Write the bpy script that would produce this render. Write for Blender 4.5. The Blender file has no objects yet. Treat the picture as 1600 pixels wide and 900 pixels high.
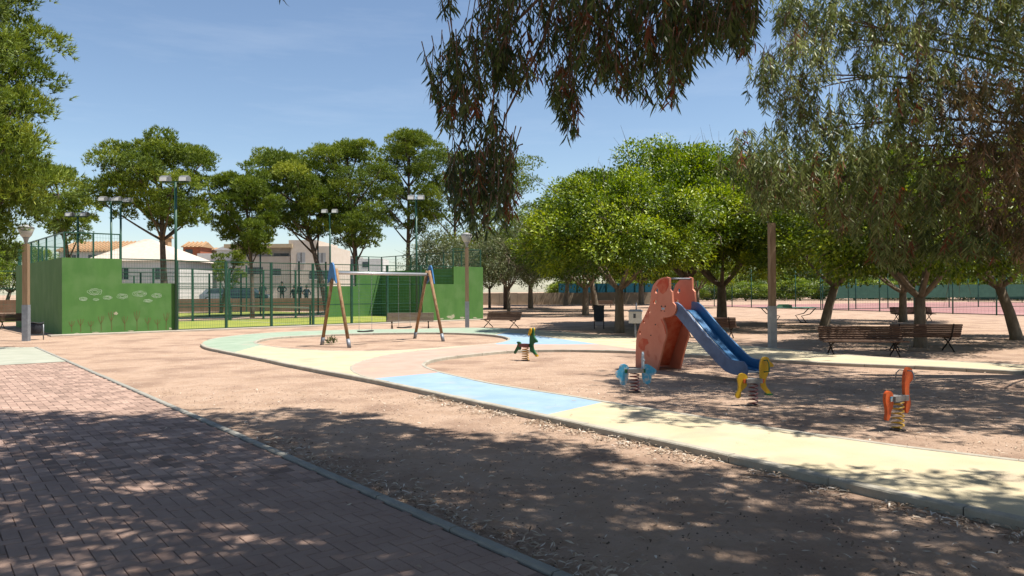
import bpy, math, random
import numpy as np
from mathutils import Vector, Matrix
from mathutils.geometry import tessellate_polygon, delaunay_2d_cdt
random.seed(7); rng = np.random.default_rng(7)
R = math.radians
scene = bpy.context.scene
COL = scene.collection

# ------------------------------------------------------------------ camera
FPX, EYE = 1155.0, 1.6
ROLL, PITCH = 0.006, 6.0/1155.0
cam = bpy.data.cameras.new('camera'); cam.sensor_width = 36; cam.lens = 36*FPX/1600
cam.clip_start = 0.05; cam.clip_end = 4000
cam_o = bpy.data.objects.new('camera', cam); COL.objects.link(cam_o)
fwd = Vector((0, math.cos(PITCH), math.sin(PITCH)))
up0 = Vector((0, -math.sin(PITCH), math.cos(PITCH)))
rt = Vector((math.cos(ROLL), 0, 0)) - up0*math.sin(ROLL)
rt.normalize(); upv = rt.cross(fwd).normalized()
cam_o.matrix_world = Matrix(((rt.x, upv.x, -fwd.x, 0), (rt.y, upv.y, -fwd.y, 0), (rt.z, upv.z, -fwd.z, EYE), (0, 0, 0, 1)))
scene.camera = cam_o
def ray(x, y): return fwd + rt*((x-800)/FPX) + upv*((450-y)/FPX)
def G(x, y, z=0.0):
    d = ray(x, y); t = (z-EYE)/d.z
    return Vector((d.x*t, d.y*t, z))
def D(x, y, depth):
    d = ray(x, y); t = depth/d.y
    return Vector((d.x*t, depth, EYE+d.z*t))
def proj(P):
    P = np.asarray(P) - np.array([0, 0, EYE])
    f = P @ np.array(fwd); a = P @ np.array(rt); b = P @ np.array(upv)
    f = np.where(f < 0.05, 0.05, f)
    return 800+FPX*a/f, 450-FPX*b/f

# ------------------------------------------------------------------ sky, sun, exposure
SUN = Vector((1.0, -0.22, 2.2)).normalized()
world = bpy.data.worlds.new('World'); scene.world = world; world.use_nodes = True
wn = world.node_tree; wn.nodes.clear()
sky = wn.nodes.new('ShaderNodeTexSky'); sky.sky_type = 'NISHITA'; sky.sun_disc = False
sky.sun_elevation = math.asin(SUN.z); sky.sun_rotation = math.atan2(SUN.x, SUN.y)
sky.air_density = 1.0; sky.dust_density = 0.45; sky.ozone_density = 1.5
tc = wn.nodes.new('ShaderNodeTexCoord'); mp = wn.nodes.new('ShaderNodeMapping')
mp.inputs['Scale'].default_value = (2.2, 2.2, 16.0); mp.inputs['Rotation'].default_value = (0.10, 0.06, 0.3)
no = wn.nodes.new('ShaderNodeTexNoise'); no.inputs['Scale'].default_value = 1.6; no.inputs['Detail'].default_value = 7; no.inputs['Roughness'].default_value = 0.62
rp = wn.nodes.new('ShaderNodeValToRGB'); rp.color_ramp.elements[0].position = 0.50; rp.color_ramp.elements[1].position = 0.80
rp.color_ramp.elements[0].color = (0, 0, 0, 1); rp.color_ramp.elements[1].color = (0.09, 0.09, 0.09, 1)
mxc = wn.nodes.new('ShaderNodeMixRGB'); mxc.inputs['Color2'].default_value = (7.5, 7.9, 8.4, 1)
bg = wn.nodes.new('ShaderNodeBackground'); bg.inputs['Strength'].default_value = 0.084
wo = wn.nodes.new('ShaderNodeOutputWorld')
wn.links.new(tc.outputs['Generated'], mp.inputs['Vector']); wn.links.new(mp.outputs['Vector'], no.inputs['Vector'])
wn.links.new(no.outputs['Fac'], rp.inputs['Fac']); wn.links.new(rp.outputs['Color'], mxc.inputs['Fac'])
wn.links.new(sky.outputs['Color'], mxc.inputs['Color1']); wn.links.new(mxc.outputs['Color'], bg.inputs['Color'])
wn.links.new(bg.outputs['Background'], wo.inputs['Surface'])
sl = bpy.data.lights.new('sun', 'SUN'); sl.energy = 5.0; sl.angle = R(0.53); sl.color = (1.0, 0.95, 0.87)
so = bpy.data.objects.new('sun', sl); COL.objects.link(so); so.rotation_euler = (-SUN).to_track_quat('-Z', 'Y').to_euler()
scene.view_settings.view_transform = 'Standard'; scene.view_settings.look = 'None'
scene.view_settings.exposure = 0.86; scene.view_settings.gamma = 1.0
scene.view_settings.use_curve_mapping = False
scene.cycles.max_bounces = 6; scene.cycles.diffuse_bounces = 3; scene.cycles.transparent_max_bounces = 12

# ------------------------------------------------------------------ materials
MATS = {}
KA, KL_ = .70, .84
def mat(name, c1, c2=None, scale=4.0, rough=0.8, bump=0.0, bscale=40.0, metal=0.0, spec=0.3, stretch=(1, 1, 1), lo=0.35, hi=0.65, speck=None, coord='Object', c3=None, s3=0.6, t3=.48, bdist=.02):
    m = bpy.data.materials.new(name); m.use_nodes = True; nt = m.node_tree; N = nt.nodes; L = nt.links
    b = N['Principled BSDF']; b.inputs['Roughness'].default_value = rough; b.inputs['Metallic'].default_value = metal
    b.inputs['Specular IOR Level'].default_value = spec
    c1, c2 = c1, (c2 or c1); sc_ = lambda c: tuple(v*KA for v in c)
    c1, c2 = sc_(c1), sc_(c2); c3 = sc_(c3) if c3 else None; speck = (sc_(speck[0]), *speck[1:]) if speck else None
    c1 = (*c1, 1); c2 = (*c2, 1)
    t = N.new('ShaderNodeTexCoord'); mpn = N.new('ShaderNodeMapping'); mpn.inputs['Scale'].default_value = stretch
    L.new(t.outputs[coord], mpn.inputs['Vector'])
    n = N.new('ShaderNodeTexNoise'); n.inputs['Scale'].default_value = scale; n.inputs['Detail'].default_value = 6; n.inputs['Roughness'].default_value = 0.6
    L.new(mpn.outputs['Vector'], n.inputs['Vector'])
    r = N.new('ShaderNodeValToRGB'); r.color_ramp.elements[0].position = lo; r.color_ramp.elements[1].position = hi
    r.color_ramp.elements[0].color = c1; r.color_ramp.elements[1].color = c2
    L.new(n.outputs['Fac'], r.inputs['Fac']); out = r.outputs['Color']
    if c3:
        n3 = N.new('ShaderNodeTexNoise'); n3.inputs['Scale'].default_value = s3; n3.inputs['Detail'].default_value = 4
        L.new(t.outputs[coord], n3.inputs['Vector'])
        r3 = N.new('ShaderNodeValToRGB'); r3.color_ramp.elements[0].position = t3; r3.color_ramp.elements[1].position = t3+.18
        L.new(n3.outputs['Fac'], r3.inputs['Fac'])
        mx = N.new('ShaderNodeMixRGB'); mx.inputs['Color2'].default_value = (*c3, 1)
        L.new(r3.outputs['Color'], mx.inputs['Fac']); L.new(out, mx.inputs['Color1']); out = mx.outputs['Color']
    if speck:
        n2 = N.new('ShaderNodeTexNoise'); n2.inputs['Scale'].default_value = speck[1]; n2.inputs['Detail'].default_value = 8; n2.inputs['Roughness'].default_value = .7
        L.new(t.outputs[coord], n2.inputs['Vector'])
        r2 = N.new('ShaderNodeValToRGB'); r2.color_ramp.elements[0].position = speck[2]; r2.color_ramp.elements[1].position = speck[2]+0.08
        L.new(n2.outputs['Fac'], r2.inputs['Fac'])
        mx = N.new('ShaderNodeMixRGB'); mx.inputs['Color2'].default_value = (*speck[0], 1)
        L.new(r2.outputs['Color'], mx.inputs['Fac']); L.new(out, mx.inputs['Color1']); out = mx.outputs['Color']
    L.new(out, b.inputs['Base Color'])
    if bump:
        nb = N.new('ShaderNodeTexNoise'); nb.inputs['Scale'].default_value = bscale; nb.inputs['Detail'].default_value = 9; nb.inputs['Roughness'].default_value = .68
        L.new(mpn.outputs['Vector'], nb.inputs['Vector'])
        bp = N.new('ShaderNodeBump'); bp.inputs['Strength'].default_value = bump; bp.inputs['Distance'].default_value = bdist
        L.new(nb.outputs['Fac'], bp.inputs['Height']); L.new(bp.outputs['Normal'], b.inputs['Normal'])
    MATS[name] = m; return m
def leafmat(name, stops, trans=0.3, rough=0.5, spec=0.35):
    m = bpy.data.materials.new(name); m.use_nodes = True; nt = m.node_tree; N = nt.nodes; L = nt.links
    b = N['Principled BSDF']; b.inputs['Roughness'].default_value = rough; b.inputs['Specular IOR Level'].default_value = spec
    stops = [(p, tuple(v*KL_ for v in c)) for p, c in stops]
    a = N.new('ShaderNodeAttribute'); a.attribute_name = 'rnd'
    r = N.new('ShaderNodeValToRGB'); el = r.color_ramp.elements
    el[0].position = stops[0][0]; el[0].color = (*stops[0][1], 1); el[1].position = stops[-1][0]; el[1].color = (*stops[-1][1], 1)
    for p, c in stops[1:-1]:
        e = el.new(p); e.color = (*c, 1)
    L.new(a.outputs['Fac'], r.inputs['Fac']); L.new(r.outputs['Color'], b.inputs['Base Color'])
    if trans:
        t = N.new('ShaderNodeBsdfTranslucent'); h = N.new('ShaderNodeHueSaturation'); h.inputs['Value'].default_value = 1.5; h.inputs['Saturation'].default_value = 1.1
        L.new(r.outputs['Color'], h.inputs['Color']); L.new(h.outputs['Color'], t.inputs['Color'])
        mx = N.new('ShaderNodeMixShader'); mx.inputs['Fac'].default_value = trans
        L.new(b.outputs['BSDF'], mx.inputs[1]); L.new(t.outputs['BSDF'], mx.inputs[2]); L.new(mx.outputs['Shader'], N['Material Output'].inputs['Surface'])
    MATS[name] = m; return m

mat('dirt', (.51, .35, .245), (.61, .435, .32), scale=2.6, rough=1, bump=1.0, bscale=9, spec=.1, speck=((.30, .20, .145), 26, .615), c3=(.40, .27, .195), s3=.8, bdist=.06)
mat('joint', (.20, .15, .115), (.28, .21, .16), scale=30, rough=1)
mat('brick', (.42, .285, .225), (.51, .355, .28), scale=2.2, rough=.95, bump=.35, bscale=120, spec=.12, coord='Object', speck=((.24, .15, .125), 70, .60))
nt = MATS['brick'].node_tree; b_ = nt.nodes['Principled BSDF']; src = b_.inputs['Base Color'].links[0].from_socket
gi = nt.nodes.new('ShaderNodeNewGeometry'); hs = nt.nodes.new('ShaderNodeHueSaturation'); mr = nt.nodes.new('ShaderNodeMapRange')
mr.inputs['To Min'].default_value = .66; mr.inputs['To Max'].default_value = 1.22
nt.links.new(gi.outputs['Random Per Island'], mr.inputs['Value']); nt.links.new(mr.outputs['Result'], hs.inputs['Value']); nt.links.new(src, hs.inputs['Color']); nt.links.new(hs.outputs['Color'], b_.inputs['Base Color'])
mat('slab', (.41, .42, .33), (.50, .50, .40), scale=1.5, rough=.95, bump=.2, bscale=80)
mat('kerb', (.42, .38, .30), (.54, .49, .40), scale=5, rough=.95, bump=.4, bscale=60, speck=((.25, .22, .18), 30, .64))
mat('kerb_grey', (.33, .315, .27), (.42, .40, .345), scale=6, rough=.95, bump=.3, bscale=70)
mat('cream', (.61, .51, .325), (.69, .59, .395), scale=1.8, rough=.95, bump=.35, bscale=60, c3=(.54, .43, .31), s3=1.6, t3=.57, speck=((.44, .35, .23), 40, .63))
mat('pink', (.58, .365, .285), (.66, .43, .345), scale=1.8, rough=.95, bump=.35, bscale=60, c3=(.56, .42, .31), s3=1.3, t3=.57, speck=((.48, .29, .22), 40, .63))
mat('blue', (.30, .44, .56), (.37, .51, .63), scale=1.8, rough=.95, bump=.35, bscale=60, c3=(.43, .49, .50), s3=1.7, t3=.56, speck=((.25, .36, .46), 40, .63))
mat('green_path', (.33, .42, .305), (.41, .49, .37), scale=1.8, rough=.95, bump=.35, bscale=60, c3=(.46, .45, .35), s3=1.3, t3=.56)
mat('wall_green', (.072, .190, .040), (.092, .225, .050), scale=2.5, rough=.75, bump=.15, bscale=30, stretch=(1, 1, .25), c3=(.11, .235, .065), s3=1.2)
mat('wall_edge', (.08, .24, .06), (.11, .28, .09), scale=6, rough=.8)
mat('chalk', (.42, .52, .38), (.20, .38, .15), scale=9, rough=1)
mat('brown_paint', (.16, .10, .045), (.11, .16, .045), scale=12, rough=1)
mat('steel_green', (.010, .068, .038), (.015, .085, .048), scale=6, rough=.45, spec=.5)
mat('wire_green', (.03, .13, .09), rough=.6)
mat('turf', (.30, .33, .055), (.37, .38, .075), scale=.9, rough=1, bump=.5, bscale=150, c3=(.25, .30, .05), s3=.5)
mat('white_line', (.7, .7, .66), rough=.9)
mat('galv', (.26, .28, .31), (.36, .38, .41), scale=8, rough=.5, metal=.35)
mat('steel_pipe', (.62, .63, .64), (.72, .73, .74), scale=10, rough=.35, metal=.6)
mat('lamp_grey', (.36, .36, .35), (.46, .46, .44), scale=6, rough=.5)
mat('lamp_dark', (.15, .15, .15), (.22, .22, .21), scale=6, rough=.5)
mat('lamp_globe', (.62, .62, .58), (.70, .70, .66), scale=5, rough=.35)
mat('wood_post', (.27, .175, .10), (.37, .26, .16), scale=3, rough=.85, bump=.5, bscale=30, stretch=(6, 6, .5))
mat('wood_swing', (.24, .12, .05), (.42, .27, .15), scale=3, rough=.75, bump=.4, bscale=30, stretch=(6, 6, .7))
mat('wood_bench', (.12, .065, .042), (.21, .13, .088), scale=4, rough=.8, bump=.4, bscale=30, stretch=(1, 8, 8))
mat('wood_grey', (.24, .18, .13), (.33, .26, .20), scale=4, rough=.85, bump=.4, bscale=30, stretch=(1, 8, 8))
mat('iron', (.035, .025, .018), (.06, .04, .03), scale=10, rough=.6, metal=.3)
mat('slide_orange', (.72, .245, .15), (.82, .31, .195), scale=2.5, rough=.6, bump=.1, bscale=60, c3=(.50, .055, .02), s3=3.0, lo=.3, hi=.7, t3=.60)
mat('bed_highlight', (.60, .63, .66), (.70, .72, .75), scale=12, rough=.35, spec=.6, stretch=(1, 1, .3))  # whitish base colour paints in the highlight along the steel chute bed
mat('slide_red', (.62, .065, .02), (.74, .20, .10), scale=6, rough=.55)
mat('slide_blue', (.022, .14, .33), (.03, .18, .40), scale=4, rough=.38, spec=.5, c3=(.06, .20, .38), s3=2.5)
mat('slide_side', (.13, .20, .35), (.18, .26, .42), scale=4, rough=.5, c3=(.10, .14, .25), s3=3)
mat('swing_blue', (.04, .17, .40), (.06, .21, .46), scale=5, rough=.5)
mat('rubber', (.025, .025, .027), (.045, .045, .045), scale=8, rough=.8)
mat('spring_red', (.13, .02, .02), (.20, .035, .03), scale=20, rough=.45, spec=.5)
mat('spring_yellow', (.62, .33, .02), (.70, .42, .04), scale=20, rough=.45, spec=.5)
mat('spring_orange', (.60, .28, .02), (.70, .36, .03), scale=20, rough=.45, spec=.5)
mat('toy_blue', (.045, .36, .62), (.10, .46, .70), scale=14, rough=.55, c3=(.62, .62, .58), s3=9)
mat('toy_white', (.62, .62, .60), (.25, .42, .55), scale=20, rough=.6, speck=((.35, .10, .07), 25, .6))
mat('toy_green', (.012, .10, .035), (.02, .15, .05), scale=10, rough=.5)
mat('toy_yellow', (.66, .36, .012), (.72, .44, .02), scale=9, rough=.5, speck=((.45, .28, .03), 22, .62))
mat('toy_orange', (.60, .085, .012), (.68, .14, .03), scale=9, rough=.5, speck=((.42, .08, .03), 22, .62))
mat('toy_grey', (.20, .19, .18), (.30, .29, .27), scale=16, rough=.8)
mat('toy_black', (.02, .02, .02), rough=.5)
mat('bin_dark', (.03, .04, .055), (.055, .065, .08), scale=10, rough=.5, metal=.3)
mat('box_white', (.55, .52, .47), (.66, .63, .57), scale=8, rough=.6, speck=((.4, .36, .3), 18, .62))
mat('box_blue', (.12, .17, .24), (.18, .23, .3), scale=9, rough=.5)
mat('table_green', (.10, .34, .18), (.15, .42, .24), scale=4, rough=.5)
mat('table_pale', (.30, .52, .42), (.36, .58, .48), scale=4, rough=.6)
mat('tennis', (.36, .175, .16), (.43, .215, .195), scale=.6, rough=1, c3=(.47, .255, .23), s3=.2)
mat('rim', (.42, .36, .29), (.55, .48, .39), scale=2, rough=.95, bump=.4, bscale=50)
mat('stone_wall', (.34, .26, .18), (.45, .35, .25), scale=1.2, rough=.95, bump=.5, bscale=15)
mat('brown_wall', (.27, .165, .10), (.34, .215, .135), scale=1.6, rough=.95)
mat('teal', (.01, .12, .19), (.015, .16, .24), scale=1.2, rough=.7)
mat('net_green', (.035, .10, .07), (.05, .13, .09), scale=3, rough=.9)
mat('white_paint', (.74, .71, .66), (.80, .77, .73), scale=2, rough=.9)
mat('roof_pale', (.62, .52, .42), (.70, .60, .50), scale=3, rough=.9)
mat('render_beige', (.66, .56, .46), (.72, .62, .52), scale=1.5, rough=.95)
mat('render_grey', (.36, .33, .30), (.44, .41, .37), scale=1.5, rough=.95)
mat('tan_trim', (.52, .40, .25), (.58, .46, .30), scale=3, rough=.9)
mat('tile', (.42, .24, .12), (.56, .36, .20), scale=5, rough=.9)
mat('brick_red', (.40, .12, .06), (.48, .17, .09), scale=8, rough=.95)
mat('glass_dark', (.03, .04, .05), (.06, .075, .09), scale=2, rough=.15, spec=.6)
mat('blind', (.36, .36, .36), (.42, .42, .41), scale=3, rough=.7)
mat('car_blue', (.02, .045, .075), (.025, .055, .09), scale=3, rough=.25, spec=.6)
mat('car_light', (.35, .38, .42), rough=.3, spec=.6)
mat('skin', (.36, .2, .13), rough=.6)
mat('cloth_dark', (.02, .022, .03), (.035, .035, .045), scale=9, rough=.9)
mat('cloth_navy', (.018, .025, .05), (.03, .04, .07), scale=9, rough=.9)
mat('hair', (.015, .011, .009), rough=.7)
mat('bark_pine', (.11, .075, .055), (.20, .145, .105), scale=5, rough=.95, bump=1, bscale=14, stretch=(3, 3, 1))
mat('bark_ficus', (.19, .145, .10), (.30, .24, .17), scale=5, rough=.95, bump=.8, bscale=18, stretch=(2, 2, .8))
mat('bark_euc', (.21, .115, .075), (.33, .22, .16), scale=4, rough=.85, bump=.5, bscale=16, stretch=(3, 3, .6))
mat('pebble', (.42, .30, .22), (.58, .46, .36), scale=9, rough=1)
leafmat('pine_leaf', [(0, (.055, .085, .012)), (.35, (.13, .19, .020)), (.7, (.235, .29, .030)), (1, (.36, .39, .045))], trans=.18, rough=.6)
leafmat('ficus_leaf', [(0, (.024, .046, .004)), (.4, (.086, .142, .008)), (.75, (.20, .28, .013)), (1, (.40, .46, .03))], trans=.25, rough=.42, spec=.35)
leafmat('olive_leaf', [(0, (.05, .07, .025)), (.5, (.11, .14, .05)), (1, (.22, .23, .10))], trans=.2, rough=.5)
leafmat('euc_leaf', [(0, (.030, .048, .018)), (.4, (.082, .115, .030)), (.7, (.175, .215, .062)), (.86, (.27, .30, .11)), (.90, (.18, .085, .035)), (1, (.22, .058, .028))], trans=.28, rough=.48, spec=.32)
leafmat('dry_leaf', [(0, (.14, .085, .05)), (.3, (.36, .26, .18)), (.7, (.58, .48, .37)), (1, (.74, .67, .58))], trans=.1, rough=.8, spec=.2)
leafmat('euc_dry', [(0, (.05, .05, .02)), (.35, (.12, .115, .045)), (.7, (.23, .155, .075)), (.9, (.33, .20, .115)), (1, (.42, .29, .19))], trans=.25, rough=.5)
g = bpy.data.materials.new('glass_panel'); g.use_nodes = True; nt = g.node_tree; nt.nodes.remove(nt.nodes['Principled BSDF'])
ga = nt.nodes.new('ShaderNodeBsdfTransparent'); ga.inputs['Color'].default_value = (.90, .95, .93, 1); gb = nt.nodes.new('ShaderNodeBsdfGlossy'); gb.inputs['Roughness'].default_value = .03
gm = nt.nodes.new('ShaderNodeMixShader'); gm.inputs['Fac'].default_value = .08
nt.links.new(ga.outputs[0], gm.inputs[1]); nt.links.new(gb.outputs[0], gm.inputs[2]); nt.links.new(gm.outputs[0], nt.nodes['Material Output'].inputs['Surface']); MATS['glass_panel'] = g

# ------------------------------------------------------------------ mesh helpers
def link_mesh(name, me, m, parent=None, smooth=False):
    o = bpy.data.objects.new(name, me); COL.objects.link(o)
    if m is not None: me.materials.append(MATS[m] if isinstance(m, str) else m)
    if parent is not None: o.parent = parent
    if smooth: me.polygons.foreach_set('use_smooth', np.ones(len(me.polygons), dtype=bool))
    return o
class MB:
    def __init__(s): s.v = []; s.f = []
    def add(s, vs, fs):
        b = len(s.v); s.v += [tuple(p) for p in vs]; s.f += [tuple(i+b for i in q) for q in fs]; return s
    def box(s, x0, x1, y0, y1, z0, z1):
        return s.add([(x0, y0, z0), (x1, y0, z0), (x1, y1, z0), (x0, y1, z0), (x0, y0, z1), (x1, y0, z1), (x1, y1, z1), (x0, y1, z1)],
                     [(0, 3, 2, 1), (4, 5, 6, 7), (0, 1, 5, 4), (1, 2, 6, 5), (2, 3, 7, 6), (3, 0, 4, 7)])
    def beam(s, a, b, w, h, up=(0, 0, 1)):
        a = Vector(a); b = Vector(b); d = (b-a).normalized(); u = Vector(up)
        if abs(d.dot(u)) > .98: u = Vector((0, 1, 0))
        x = d.cross(u).normalized()*w/2; y = x.cross(d).normalized()*h/2
        c = [a-x-y, a+x-y, a+x+y, a-x+y, b-x-y, b+x-y, b+x+y, b-x+y]
        return s.add(c, [(0, 1, 2, 3), (7, 6, 5, 4), (0, 4, 5, 1), (1, 5, 6, 2), (2, 6, 7, 3), (3, 7, 4, 0)])
    def tube(s, pts, rad, n=8, cap=True):
        pts = [Vector(p) for p in pts]
        if not hasattr(rad, '__len__'): rad = [rad]*len(pts)
        vs = []; fs = []; prev = None
        for i, p in enumerate(pts):
            d = (pts[min(i+1, len(pts)-1)]-pts[max(i-1, 0)]).normalized()
            if prev is None:
                u = Vector((0, 0, 1)) if abs(d.z) < .9 else Vector((1, 0, 0)); x = d.cross(u).normalized()
            else:
                x = (prev - d*prev.dot(d)).normalized()
            prev = x; y = d.cross(x)
            for k in range(n):
                a = 2*math.pi*k/n; vs.append(p+(x*math.cos(a)+y*math.sin(a))*rad[i])
        for i in range(len(pts)-1):
            for k in range(n):
                k2 = (k+1) % n; fs.append((i*n+k, i*n+k2, (i+1)*n+k2, (i+1)*n+k))
        if cap: fs.append(tuple(range(n-1, -1, -1))); fs.append(tuple((len(pts)-1)*n+k for k in range(n)))
        return s.add(vs, fs)
    def prism(s, loops, fn, h0, h1):
        """loops: outer + holes in 2D, fn(a,b,h)->3D"""
        tris = tessellate_polygon([[Vector((a, b, 0)) for a, b in lp] for lp in loops])
        flat = [p for lp in loops for p in lp]; n = len(flat)
        vs = [fn(a, b, h0) for a, b in flat]+[fn(a, b, h1) for a, b in flat]; fs = []
        for t in tris: fs.append((t[0], t[1], t[2])); fs.append((t[2]+n, t[1]+n, t[0]+n))
        base = 0
        for lp in loops:
            m = len(lp)
            for i in range(m): fs.append((base+i, base+(i+1) % m, base+(i+1) % m+n, base+i+n))
            base += m
        return s.add(vs, fs)
    def mesh(s, name):
        me = bpy.data.meshes.new(name); me.from_pydata(s.v, [], s.f); me.update(); return me
    def build(s, name, m, parent=None, smooth=False, fix=False):
        me = s.mesh(name)
        if fix:
            import bmesh
            bm = bmesh.new(); bm.from_mesh(me); bmesh.ops.recalc_face_normals(bm, faces=bm.faces); bm.to_mesh(me); bm.free()
        return link_mesh(name, me, m, parent, smooth)
def tri_mesh(name, V, F, m, parent=None, rnd=None, smooth=False):
    V = np.asarray(V, np.float32); F = np.asarray(F, np.int32)
    me = bpy.data.meshes.new(name); me.vertices.add(len(V)); me.vertices.foreach_set('co', V.ravel())
    me.loops.add(F.size); me.loops.foreach_set('vertex_index', F.ravel())
    me.polygons.add(len(F)); me.polygons.foreach_set('loop_start', np.arange(0, F.size, F.shape[1], dtype=np.int32))
    if rnd is not None:
        at = me.attributes.new('rnd', 'FLOAT', 'POINT'); at.data.foreach_set('value', np.asarray(rnd, np.float32))
    me.update(calc_edges=True); me.validate()
    return link_mesh(name, me, m, parent, smooth)
def tag(o, label=None, cat=None, group=None, kind=None):
    if label: o['label'] = label
    if cat: o['category'] = cat
    if group: o['group'] = group
    if kind: o['kind'] = kind
    return o
def thing(name, label, cat, loc=(0, 0, 0), rz=0.0, group=None):
    o = bpy.data.objects.new(name, None); COL.objects.link(o); o.empty_display_size = .2
    o.location = loc; o.rotation_euler = (0, 0, rz); return tag(o, label, cat, group)
def copy_tree(o, parent=None):
    c = o.copy(); COL.objects.link(c); c.parent = parent
    for ch in [x for x in bpy.data.objects if x.parent == o]: copy_tree(ch, c)
    return c
def copy_thing(o, label, loc, rz=0.0, scale=None):
    kids = {}
    c = o.copy(); COL.objects.link(c); c.location = loc; c.rotation_euler = (0, 0, rz); c['label'] = label
    if scale: c.scale = scale if hasattr(scale, '__len__') else (scale,)*3
    for ch in o.children:
        d = ch.copy(); COL.objects.link(d); d.parent = c
        for gch in ch.children:
            e = gch.copy(); COL.objects.link(e); e.parent = d
    return c
def crom(P, closed=False, step=.25):
    P = [Vector((p[0], p[1])) for p in P]; n = len(P); out = []
    rngi = range(n if closed else n-1)
    for i in rngi:
        p1 = P[i]; p2 = P[(i+1) % n]
        p0 = P[(i-1) % n] if closed or i > 0 else p1*2-p2
        p3 = P[(i+2) % n] if closed or i+2 < n else p2*2-p1
        k = max(1, int((p2-p1).length/step))
        for j in range(k):
            t = j/k
            out.append(.5*((2*p1)+(p2-p0)*t+(2*p0-5*p1+4*p2-p3)*t*t+(3*p1-p0-3*p2+p3)*t**3))
    if not closed: out.append(P[-1])
    return out
def gpts(L): return [G(x, y) for x, y in L]

# ------------------------------------------------------------------ ground
me = MB().add([(-1500, -60, 0), (1500, -60, 0), (1500, 2500, 0), (-1500, 2500, 0)], [(0, 1, 2, 3)])
tag(me.build('ground', 'dirt'), kind='structure')

# ---- playground path: coloured surfacing between kerbs
Npx = [(316, 541), (322, 545.5), (340, 550), (400, 562), (470, 577), (600, 602), (700, 624), (800, 646), (850, 657), (1000, 690), (1100, 712), (1200, 735), (1400, 783), (1600, 827), (1800, 875)]
Fpx = [(316, 541), (320, 536), (345, 530), (400, 524), (470, 520), (560, 517.5), (640, 516.5), (740, 514.5), (830, 518), (915, 524), (992, 531), (1100, 540), (1200, 547), (1300, 557), (1450, 567), (1600, 576), (1800, 588)]
Apx = [(398, 538), (415, 532), (450, 528.5), (525, 525), (575, 523.3), (640, 522.5), (700, 522.5), (750, 524.5), (782, 527.5), (796, 532.5), (782, 538.5), (750, 542.5), (700, 546), (625, 551), (550, 552.5), (487, 550.5), (450, 548), (412, 543)]
Bpx = [(1800, 598), (1600, 586), (1437, 577), (1289, 571), (1162, 563.5), (1064, 557), (990, 552.5), (940, 551), (890, 550), (850, 550), (787, 552.5), (737, 557.5), (690, 563), (666, 569), (660, 574), (668, 580.5), (690, 587.5), (725, 595.5), (760, 604), (830, 616), (900, 627), (943, 635), (1091, 659), (1221, 681), (1346, 699), (1438, 712), (1600, 732), (1800, 760)]
PKpx = [(582, 597), (570, 594), (557, 589), (548, 581), (552, 575), (575, 566), (612, 557.5), (662, 551), (700, 547.5)]
NC = crom(gpts(Npx), step=.4); FC = crom(gpts(Fpx), step=.6); AC = crom(gpts(Apx), True, .4); BC = crom(gpts(Bpx), False, .4); PK = crom(gpts(PKpx), step=.3)
PATH_Z = .065
def zpoly(L): return [Vector((p.x, p.y)) for p in gpts(L)]
Z = {'green_path': zpoly([(250, 546), (250, 495), (805, 495), (800, 516), (771, 526.5), (600, 535), (412, 541.5), (357, 557)]),
     'blue': zpoly([(771, 526.5), (790, 522.5), (815, 524), (865, 531), (937, 541.5), (860, 541.5), (777, 541.5), (760, 535)]),
     'pink': PK + zpoly([(750, 542.5), (765, 538), (777, 541.5), (860, 541.5), (937, 541.5), (1000, 550), (1003, 558), (850, 558), (760, 570), (690, 575), (687, 587)]),
     'blue.001': zpoly([(582, 597), (687, 587), (750, 590), (945, 632), (944, 635), (846, 658), (800, 664), (590, 616)])}
def inpoly(p, poly):
    c = False; j = len(poly)-1
    for i in range(len(poly)):
        a, b = poly[i], poly[j]
        if (a.y > p.y) != (b.y > p.y) and p.x < (b.x-a.x)*(p.y-a.y)/(b.y-a.y)+a.x: c = not c
        j = i
    return c
outer = NC + FC[::-1][:-1]
pts = []; eds = []
for lp in [outer, AC, BC] + list(Z.values()):
    b = len(pts); pts += [Vector((p.x, p.y)) for p in lp]; eds += [(b+i, b+(i+1) % len(lp)) for i in range(len(lp))]
cv, ce, cf, _, _, _ = delaunay_2d_cdt(pts, eds, [], 0, 1e-5)
buckets = {}
for f in cf:
    c = sum((cv[i] for i in f), Vector((0, 0)))/len(f)
    if not inpoly(c, outer) or inpoly(c, AC) or inpoly(c, BC): continue
    key = 'cream'
    for k, poly in Z.items():
        if inpoly(c, poly): key = k; break
    buckets.setdefault(key, []).append(f)
path_root = tag(bpy.data.objects.new('playground_path', None), kind='structure'); COL.objects.link(path_root)
PN = {'cream': 'cream_surface', 'green_path': 'green_surface', 'blue': 'blue_surface', 'pink': 'pink_surface', 'blue.001': 'blue_surface'}
for k, fs in buckets.items():
    mb = MB(); mb.v = [(p.x, p.y, PATH_Z) for p in cv]; mb.f = [tuple(f) for f in fs]
    o = mb.build(PN[k], k.split('.')[0], path_root)
    import bmesh
    bm = bmesh.new(); bm.from_mesh(o.data); bmesh.ops.delete(bm, geom=[v for v in bm.verts if not v.link_faces], context='VERTS')
    bmesh.ops.recalc_face_normals(bm, faces=bm.faces)
    for f in bm.faces:
        if f.normal.z < 0: f.normal_flip()
    bm.to_mesh(o.data); bm.free()
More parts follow.
